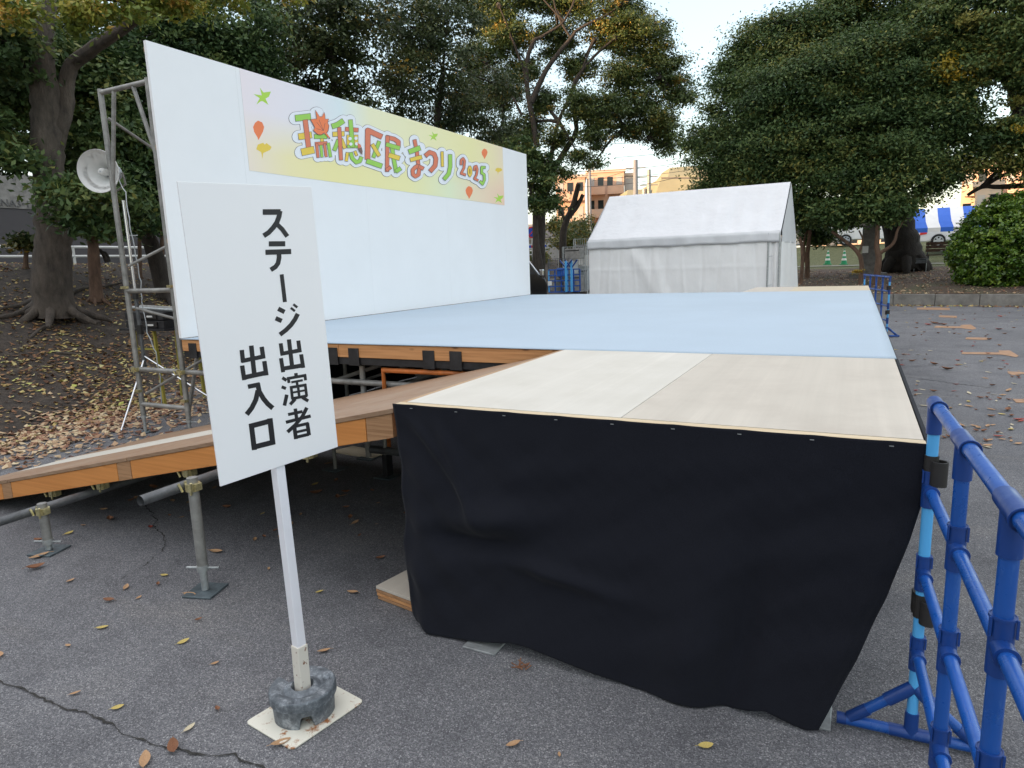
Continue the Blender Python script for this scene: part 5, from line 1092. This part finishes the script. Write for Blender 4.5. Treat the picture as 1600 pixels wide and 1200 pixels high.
# small grey roofed shed & hedge behind
t = thing('shed', 'low grey roofed shed seen between the tree trunk and cage trolleys', 'shed', at(860, 400, 52)); q = at(860, 400, 52); q.z = 0
MB().box(q.x-2.5, q.x+2.2, q.y, q.y+3, 0, at(860, 372, 52).z).build('wall', 'apt_grey', t); zz = at(860, 372, 52).z; MB().prism([(q.x-2.8, q.y-.3, zz), (q.x+2.5, q.y-.3, zz), (q.x+2.5, q.y+1.5, zz+1.1), (q.x-2.8, q.y+1.5, zz+1.1)], (0, .0, .1)).build('roof', 'roof_grey', t)
for lab, lst, n_ in (('yellow green hedge bush beyond the cage trolleys', [(870, 352, 46, 12), (895, 362, 44, 16), (913, 368, 43, 12)], 5000), ('dark bush at the foot of the trunk beside the backdrop', [(833, 400, 46, 14), (845, 405, 45, 12)], 2500)):
    q = at(lst[0][0], lst[0][1], lst[0][2]); q.z = 0; t = thing('bush', lab, 'bush', q); MB().tube([q, (q.x, q.y, 1.5)], .06, 6).build('stem', 'bark_dark', t); leaves('foliage', pxblobs(lst), n_, .2, 'leaf_open', t, .5, .8, (.7, .2))
# ---- buildings
def block(label, x0, x1, ytop, D_, mt, depth=12, floors=4, cols=4, name='apartment_building', balc=True, group=None, rot=None):
    p0 = at(x0, ytop, D_); p1 = at(x1, ytop, D_); zt_ = p0.z; t = thing(name, label, 'building', (p0.x, p0.y, 0), group); ux = (p1-p0); ux.z = 0; W_ = ux.length; ux.normalize()
    if rot: ux = Matrix.Rotation(rad(rot), 3, 'Z') @ ux
    uy = Vector((-ux.y, ux.x, 0)); o0 = Vector((p0.x, p0.y, 0))
    MB().prism([o0, o0+ux*W_, o0+ux*W_+uy*depth, o0+uy*depth], (0, 0, zt_)).build('wall', mt, t)
    MB().prism([o0-ux*.2-uy*.2+Vector((0, 0, zt_+.001)), o0+ux*(W_+.2)-uy*.2+Vector((0, 0, zt_+.001)), o0+ux*(W_+.2)+uy*depth+Vector((0, 0, zt_+.001)), o0-ux*.2+uy*depth+Vector((0, 0, zt_+.001))], (0, 0, .35)).build('roof', 'apt_light', t)
    fh = 3.0
    for f_ in range(floors):
        zb = zt_-(f_+1)*fh
        if zb < 0: break
        for c_ in range(cols):
            u0 = W_*(c_+.18)/cols; u1 = W_*(c_+.78)/cols
            a_ = o0+ux*u0-uy*.04+Vector((0, 0, zb+.9)); b_ = o0+ux*u1-uy*.04+Vector((0, 0, zb+.9))
            w_ = MB().prism([a_, b_, b_+Vector((0, 0, 1.5)), a_+Vector((0, 0, 1.5))], uy*.03).build('window', 'glass_dark' if (c_+f_) % 3 else 'apt_grey', t)
            MB().beam(a_-uy*.03, b_-uy*.03, .08, .08).build('sill', 'apt_light', w_)
        if balc:
            for (s0, s1) in ((.05, .48), (.55, .97)):
                a_ = o0+ux*W_*s0+Vector((0, 0, zb+.05)); b_ = o0+ux*W_*s1+Vector((0, 0, zb+.05))
                bo = MB().prism([a_, b_, b_-uy*1.3, a_-uy*1.3], (0, 0, .15)); q0 = a_-uy*1.3; q1 = b_-uy*1.3
                bo.prism([q0+Vector((0, 0, .16)), q1+Vector((0, 0, .16)), q1+uy*.1+Vector((0, 0, .16)), q0+uy*.1+Vector((0, 0, .16))], (0, 0, .95)).build('balcony', 'apt_light' if f_ % 2 else mt, t)
    return t
block('taller tan apartment block with balconies beside the utility poles', 917, 975, 271, 95, 'apt_tan', cols=4, floors=5)
block('pinkish stair wing right of the taller apartment block', 975.5, 990, 275, 96, 'apt_grey', cols=1, floors=5, balc=False)
block('lower tan apartment block partly hidden behind leaves', 868, 914, 279, 90, 'apt_tan', cols=3, floors=5)
block('sunlit apartment block glimpsed through the tree at the right edge', 1505, 1640, 262, 85, 'apt_tan', cols=6, floors=5)
block('small sunlit house seen above the round shrub', 1525, 1565, 292, 60, 'apt_light', cols=2, floors=2, name='house', balc=False)
block('pale house standing behind the far cars', 1270, 1400, 350, 75, 'apt_light', cols=5, floors=2, name='house', balc=False)
oc = thing('hall_building', 'large building with stepped ochre sheet roof behind the tent', 'building', at(1060, 300, 80))
def rp_(x, y, D_): return at(x, y, D_)
def frust(x0, x1, y0, x2, x3, y1, D_, dep, nm='roof'):
    a = [rp_(x0, y0, D_), rp_(x1, y0, D_), rp_(x3, y1, D_+3), rp_(x2, y1, D_+3)]; 
    for q in (a[1],): q.z = a[0].z
    a[2].z = a[3].z
    bk = [q+Vector((-.45*dep, .89*dep, 0)) for q in a]; bk[2] = a[2]+Vector((-.45*(dep-6), .89*(dep-6), 0)); bk[3] = a[3]+Vector((-.45*(dep-6), .89*(dep-6), 0))
    b = MB(); b.add(a+bk, [(0, 1, 2, 3), (5, 4, 7, 6), (4, 0, 3, 7), (1, 5, 6, 2), (3, 2, 6, 7), (0, 4, 5, 1)]); b.build(nm, 'ochre_roof', oc)
frust(1018, 1180, 320, 1034, 1150, 277, 80, 18, 'lower_roof'); frust(1043, 1150, 279, 1047, 1120, 262, 84, 10, 'upper_roof'); frust(975, 1016, 318, 981, 1014, 297, 82, 12, 'side_roof')
q0 = rp_(975, 320, 80); q1 = rp_(1180, 320, 80); MB().prism([(q0.x, q0.y+.6, 0), (q1.x, q1.y+.6, 0), (q1.x-8, q1.y+16, 0), (q0.x-8, q0.y+16, 0)], (0, 0, q0.z-.1)).build('wall', 'apt_light', oc)
MB().prism([rp_(1033, 279, 79.5), rp_(1152, 279, 79.5), rp_(1152, 277, 79.5), rp_(1033, 277, 79.5)], (0, .3, 0)).build('eave_trim', 'roof_grey', oc)
# utility poles and wires
def upole(label, x, ytop, D_, r, mt):
    q = at(x, ytop, D_); t = thing('utility_pole', label, 'utility pole', (q.x, q.y, 0), 'utility poles behind the tent')
    MB().tube([(q.x, q.y, 0), (q.x, q.y, q.z)], [r*1.3, r], 10).build('shaft', mt, t, True)
    for k_ in (.6, 1.3): MB().beam((q.x-.7, q.y-.3, q.z-k_), (q.x+.7, q.y+.3, q.z-k_), .08, .08).build('crossarm', 'steel', t)
    return q
u1 = upole('plain pale utility pole behind the tent ridge', 993, 250, 55, .17, 'pole_concrete'); u2 = upole('utility pole with equipment clutter right of the pale pole', 1014, 265, 62, .16, 'steel')
t = bpy.data.objects['utility_pole.001']; MB().lathe([(0, 0), (.22, 0), (.22, .7), (0, .7)], (u2.x-.4, u2.y, u2.z-2.3), (0, 0, 1), 12).build('transformer', 'steel', t, True)
u3 = upole('thin utility pole in front of the tan apartments', 921, 253, 70, .12, 'pole_concrete')
for i, (a_, b_, sag) in enumerate((((905, 268), (1075, 253), 3), ((905, 280), (1075, 266), 3), ((940, 225), (1080, 215), 2), ((960, 246), (1085, 232), 2), ((905, 292), (1010, 283), 2), ((925, 283), (993, 262), 1), ((993, 290), (1060, 276), 1.5))):
    P_ = []
    for k_ in range(13):
        s_ = k_/12; P_.append(at(a_[0]+(b_[0]-a_[0])*s_, a_[1]+(b_[1]-a_[1])*s_+sag*4*s_*(1-s_), 58+3*s_))
    o = MB().tube(P_, .018, 5).build('overhead_wire', 'wire'); tag(o, ['thickest upper wire crossing in front of the apartments', 'second wire just below the uppermost pole wires', 'faint wire high across the open sky', 'faint wire between the two trees above the poles', 'low wire in front of the apartment balconies', 'short slanting wire meeting the pale pole', 'wire running right over the ochre roof'][i], 'wire', 'overhead wires behind the tent')
# right background: striped tent, cars, bench, cones, pillar
q = at(1434, 400, 37); z0 = at(1434, 357, 37).z; zt_ = at(1450, 325, 38.5).z; st_ = thing('striped_tent', 'blue and white striped canopy tent behind the big evergreen trunk', 'tent', (q.x, q.y, 0))
p0 = at(1430, 357, 37); p1 = at(1520, 357, 37); ux = p1-p0; ux.z = 0; ux.normalize(); uy = Vector((-ux.y, ux.x, 0)); W_ = .5
for i in range(8):
    b = MB(); rows_ = []
    for v_, (dy, dz) in enumerate(((0, -.2), (0, 0), (.35, .28), (.8, .58), (1.5, .95))):
        for u_ in (0, 1):
            pq = p0+ux*((i+u_)*W_+(-.05 if v_ > 1 else 0)*v_)+uy*dy; rows_.append((pq.x, pq.y, z0+.0+dz))
    b.add(rows_, [(2*k_, 2*k_+1, 2*k_+3, 2*k_+2) for k_ in range(4)])
    bk_ = [(rows_[8][0], rows_[8][1], rows_[8][2]), (rows_[9][0], rows_[9][1], rows_[9][2])]; e_ = [tuple(Vector(v_)+uy*1.5+Vector((0, 0, -.95))) for v_ in bk_]
    b.add(bk_+e_[::-1], [(0, 1, 2, 3)])
    b.build('canopy_stripe', 'tent_blue' if i % 2 == 0 else 'tent_white2', st_)
for u_ in (0, 8*W_):
    for w_ in (0, 3): pq = p0+ux*u_+uy*w_; MB().tube([(pq.x, pq.y, bed_z(pq.x, pq.y)), (pq.x, pq.y, z0)], .025, 6).build('pole', 'galv', st_)
def car(label, wx, wy, D_, mt, dirx, L_=4.4, front=True, hgt=1.65, name='parked_car', wr=.34):
    c0 = at(wx, wy, D_); gz = c0.z-wr; t = thing(name, label, 'car', (c0.x, c0.y, gz), 'cars parked beyond the lawn'); ux = Vector((.97, .22, 0)).normalized()*dirx; uy = Vector((-.22, .97, 0)).normalized()
    def K(x_, y_, z_): return Vector((c0.x, c0.y, gz))+ux*x_+uy*y_+Vector((0, 0, z_))
    pr = [(-.85, .3), (-.9, .75), (-.75, .95), (.25, 1.05), (.85, hgt*.93), (1.2, hgt), (L_-1.3, hgt), (L_-.95, 1.1), (L_-.9, .35)]
    MB().prism([K(x_, 0.02, z_) for x_, z_ in pr], uy*1.7).build('body', mt, t, bevel=.06)
    MB().prism([K(x_, .005, z_) for x_, z_ in ((.55, 1.08), (.98, hgt*.92), (L_-1.5, hgt*.92), (L_-1.25, 1.08))], uy*.012).build('side_window', 'glass_dark', t)
    for x_ in (0, 2.65):
        MB().lathe([(wr*1.12, -.0), (wr*1.12, .01)], K(x_, .012, wr), uy, 28).build('wheel_arch', 'dark_rubber', t)
        w_ = MB().lathe([(0, .02), (wr*.62, .0), (wr*.7, -.03), (wr, -.03), (wr, .18), (0, .18)], K(x_, .0, wr), uy, 28).build('wheel', 'tyre', t, True)
        rm = MB().lathe([(0, -.035), (.05, -.035), (.06, -.02)], K(x_, -.012, wr), uy, 18)
        for k_ in range(6):
            a_ = k_*math.pi/3; d_ = (ux*math.cos(a_)+Vector((0, 0, 1))*math.sin(a_)); rm.beam(K(x_, -.03, wr), K(x_, -.03, wr)+d_*wr*.64, .09, .015, uy)
        rm.lathe([(wr*.58, -.045), (wr*.68, -.045), (wr*.68, -.01)], K(x_, -.0, wr), uy, 28); rm.build('rim', 'car_silver', w_)
    MB().prism([K(-.88, -.004, .65), K(-.55, -.004, .7), K(-.55, -.004, .82), K(-.86, -.004, .8)], uy*.02).build('tail_lamp', 'sign_red', t)
    return t
car('white off road car with spoked wheel under the striped tent', 1466, 376, 42, 'car_white', 1, hgt=1.75)
car('red topped white car left of the striped tent post', 1395, 372, 48, 'car_white', -1)
car('silver car seen between the small trees past the lawn', 1300, 381, 50, 'car_silver', -1)
q0 = at(1447, 395, 31); q1 = at(1490, 395, 31); q0.z = q1.z = bed_z(q0.x, q0.y); t = thing('park_bench', 'dark slatted wooden bench between the big trunk and round shrub', 'bench', q0); zb = q0.z
for k_ in range(3): MB().beam(q0+Vector((0, .28, .62+k_*.13)), q1+Vector((0, .28, .62+k_*.13)), .03, .11).build('back_slat', 'bench_wood', t)
for k_ in range(3): MB().beam(q0+Vector((0, -.1+k_*.12, .44)), q1+Vector((0, -.1+k_*.12, .44)), .1, .03).build('seat_slat', 'bench_wood', t)
for q_ in (q0.lerp(q1, .08), q0.lerp(q1, .92)): MB().beam(q_+Vector((0, -.05, 0)), q_+Vector((0, -.05, .42)), .06, .06).build('leg', 'steel_dark', t); MB().beam(q_+Vector((0, .3, 0)), q_+Vector((0, .3, .95)), .05, .05).build('leg', 'steel_dark', t)
q = at(1438, 412, 29); q.z = bed_z(q.x, q.y); t = thing('folding_chair', 'pale metal chair frame beside the thick evergreen trunk', 'chair', q)
for s_ in (-.19, .19): MB().tube([q+Vector((s_, 0, 0)), q+Vector((s_, 0, .44)), q+Vector((s_, .35, .44)), q+Vector((s_, .35, .0))], .014, 8).build('leg', 'galv', t, True)
MB().box(q.x-.2, q.x+.2, q.y, q.y+.36, q.z+.445, q.z+.475).build('seat', 'steel_dark', t); MB().box(q.x-.2, q.x+.2, q.y-.02, q.y-.005, q.z+.3, q.z+.43).build('backrest', 'steel_dark', t)
for i, (x, y, l) in enumerate(((1293, 413.5, 'green and white striped traffic cone, left one of the lawn pair'), (1318.5, 413.5, 'green and white striped traffic cone, right one of the lawn pair'), (1385.5, 409, 'green and white traffic cone half hidden behind the thick trunk'))):
    q = at(x, y, 36 if i < 2 else 38); q.z = max(q.z-.0, bed_z(q.x, q.y)+.05); t = thing('traffic_cone', l, 'traffic cone', q, 'green and white traffic cones')
    MB().box(q.x-.19, q.x+.19, q.y-.19, q.y+.19, q.z, q.z+.035).build('base', 'cone_green', t)
    b = MB(); hs_ = [.035, .2, .3, .4, .5, .6, .66, .72]
    for k_ in range(7):
        r0_ = .145*(1-hs_[k_]/.85); r1_ = .145*(1-hs_[k_+1]/.85); b.cur = k_ % 2; b.lathe([(r0_, hs_[k_]), (r1_, hs_[k_+1])], q, (0, 0, 1), 18)
    b.build('cone_body', ['cone_green', 'plastic_white'], t)
q = at(1357, 410, 27.5); q.z = bed_z(q.x, q.y); t = thing('stone_pillar', 'upright stone monument with a pale plaque between the small trees', 'monument', q); zt_ = at(1357, 352, 27.5).z
MB().box(q.x-.24, q.x+.24, q.y-.2, q.y+.2, q.z-.1, zt_).build('shaft', 'stone', t, bevel=.02); MB().box(q.x-.6, q.x+.6, q.y-.35, q.y+.35, q.z-.1, q.z+.14).build('plinth', 'stone', t, bevel=.02); zp = at(1351, 390, 27.5).z; MB().box(q.x-.22, q.x-.03, q.y-.212, q.y-.202, zp-.12, zp+.12).build('plaque', 'plastic_white', t)
hz = thing('kerb_guard', 'black and yellow striped rubber guard at the kerb beside the tent', 'kerb guard', (-2, 20.5, 0)); 
for i in range(10):
    p_ = at(1228+i*7.5, 451.5, 19.6); p2_ = at(1228+(i+1)*7.5, 451.5, 19.6); MB().beam((p_.x, p_.y, p_.z-.0), (p2_.x, p2_.y, p2_.z), .1, .10).build('segment', 'hazard_yellow' if i % 3 == 1 else 'black_steel', hz)
pz0 = at(1240, 452, 19.6); pz1 = at(1300, 452, 19.6)
for e_ in (pz0, pz1): MB().box(e_.x-.04, e_.x+.04, e_.y-.04, e_.y+.04, 0, e_.z-.05).build('post', 'black_steel', hz)
b = MB()
for i in range(9):
    q = at(1262+i*4, 398+R_.uniform(-1, 1), 38); q.z = bed_z(q.x, q.y)+.01; 
o = thing('yellow_flowers', 'little yellow flowering plants at the foot of the leaning tree', 'flowers', at(1340, 430, 24)); leaves('petals', pxblobs([(1340, 424, 24, 4)]), 160, .07, 'leaf_yellow', o, .1, .6, (.7, .2), cn=20)
# unseen block added behind the camera: it keeps the low sun off the square
nb = thing('sun_blocker', 'unseen block added behind the viewpoint to shade the square', 'building', (-40, -42, 0))
S_az = Vector((.66, .75, 0)).normalized(); Sp = Vector((S_az.y, -S_az.x, 0)); c0 = -S_az*46+Sp*4
pl_ = [c0-Sp*38, c0+Sp*44, c0+Sp*44-S_az*12, c0-Sp*38-S_az*12]
MB().prism(pl_, (0, 0, 18.5)).build('wall', 'apt_grey', nb)
for f_ in range(4):
    for k_ in range(14):
        a_ = c0+Sp*(-36+k_*5.6)+S_az*.02+Vector((0, 0, 1.2+f_*3.2)); MB().prism([a_, a_+Sp*3, a_+Sp*3+Vector((0, 0, 1.6)), a_+Vector((0, 0, 1.6))], S_az*.04).build('window', 'glass_dark', nb)

# ------------------------------------------------------------------ light, sky, camera
EL = rad(6)
sd = Vector((-S_az.x*math.cos(EL), -S_az.y*math.cos(EL), math.sin(EL)))   # towards the sun
sl = bpy.data.lights.new('sun', 'SUN'); sl.energy = 2.0; sl.angle = rad(.5); sl.color = (1, .66, .38)
so = bpy.data.objects.new('sun', sl); C.objects.link(so); so.rotation_euler = sd.to_track_quat('Z', 'Y').to_euler(); so.location = (0, 0, 30)
w = bpy.data.worlds.new('World'); bpy.context.scene.world = w; w.use_nodes = True; N = w.node_tree.nodes; L = w.node_tree.links
sk = N.new('ShaderNodeTexSky'); sk.sky_type = 'NISHITA'; sk.sun_disc = False; sk.sun_elevation = EL; sk.sun_rotation = math.atan2(sd.x, sd.y) % (2*math.pi); sk.air_density = 1; sk.dust_density = 1.2; sk.ozone_density = 1
tcw = N.new('ShaderNodeTexCoord'); sx_ = N.new('ShaderNodeSeparateXYZ'); L.new(tcw.outputs['Generated'], sx_.inputs[0])
haz = ramp(N, L, sx_.outputs['Z'], [(0, (1, .98, .95)), (.06, (.96, .98, .97)), (.2, (.78, .90, .98)), (.36, (.72, .86, .97)), (.6, (1.0, .955, .95)), (1, (1.0, .96, .955))])
mr = N.new('ShaderNodeMapRange'); mr.inputs['From Min'].default_value = .36; mr.inputs['From Max'].default_value = .9; mr.inputs['To Min'].default_value = 1.42; mr.inputs['To Max'].default_value = 2.45; L.new(sx_.outputs['Z'], mr.inputs['Value'])
vm = N.new('ShaderNodeVectorMath'); vm.operation = 'SCALE'; L.new(haz, vm.inputs[0]); L.new(mr.outputs[0], vm.inputs['Scale'])
L.new(mix(N, L, .72, sk.outputs[0], vm.outputs[0]), N['Background'].inputs[0]); N['Background'].inputs[1].default_value = .15
cam = bpy.data.cameras.new('camera'); co = bpy.data.objects.new('camera', cam); C.objects.link(co)
cam.sensor_width = 36; cam.lens = 36*F_PX/1600; cam.clip_start = .05; cam.clip_end = 1000
M = Matrix(((cr.x, cu.x, -cf.x), (cr.y, cu.y, -cf.y), (cr.z, cu.z, -cf.z))).to_4x4(); M.translation = CAM; co.matrix_world = M
S = bpy.context.scene; S.camera = co
S.view_settings.view_transform = 'Standard'; S.view_settings.look = 'None'; S.view_settings.gamma = 1; S.view_settings.use_curve_mapping = False; S.view_settings.exposure = 2.48
S.cycles.max_bounces = 6; S.cycles.diffuse_bounces = 3; S.cycles.transmission_bounces = 3; S.cycles.transparent_max_bounces = 4
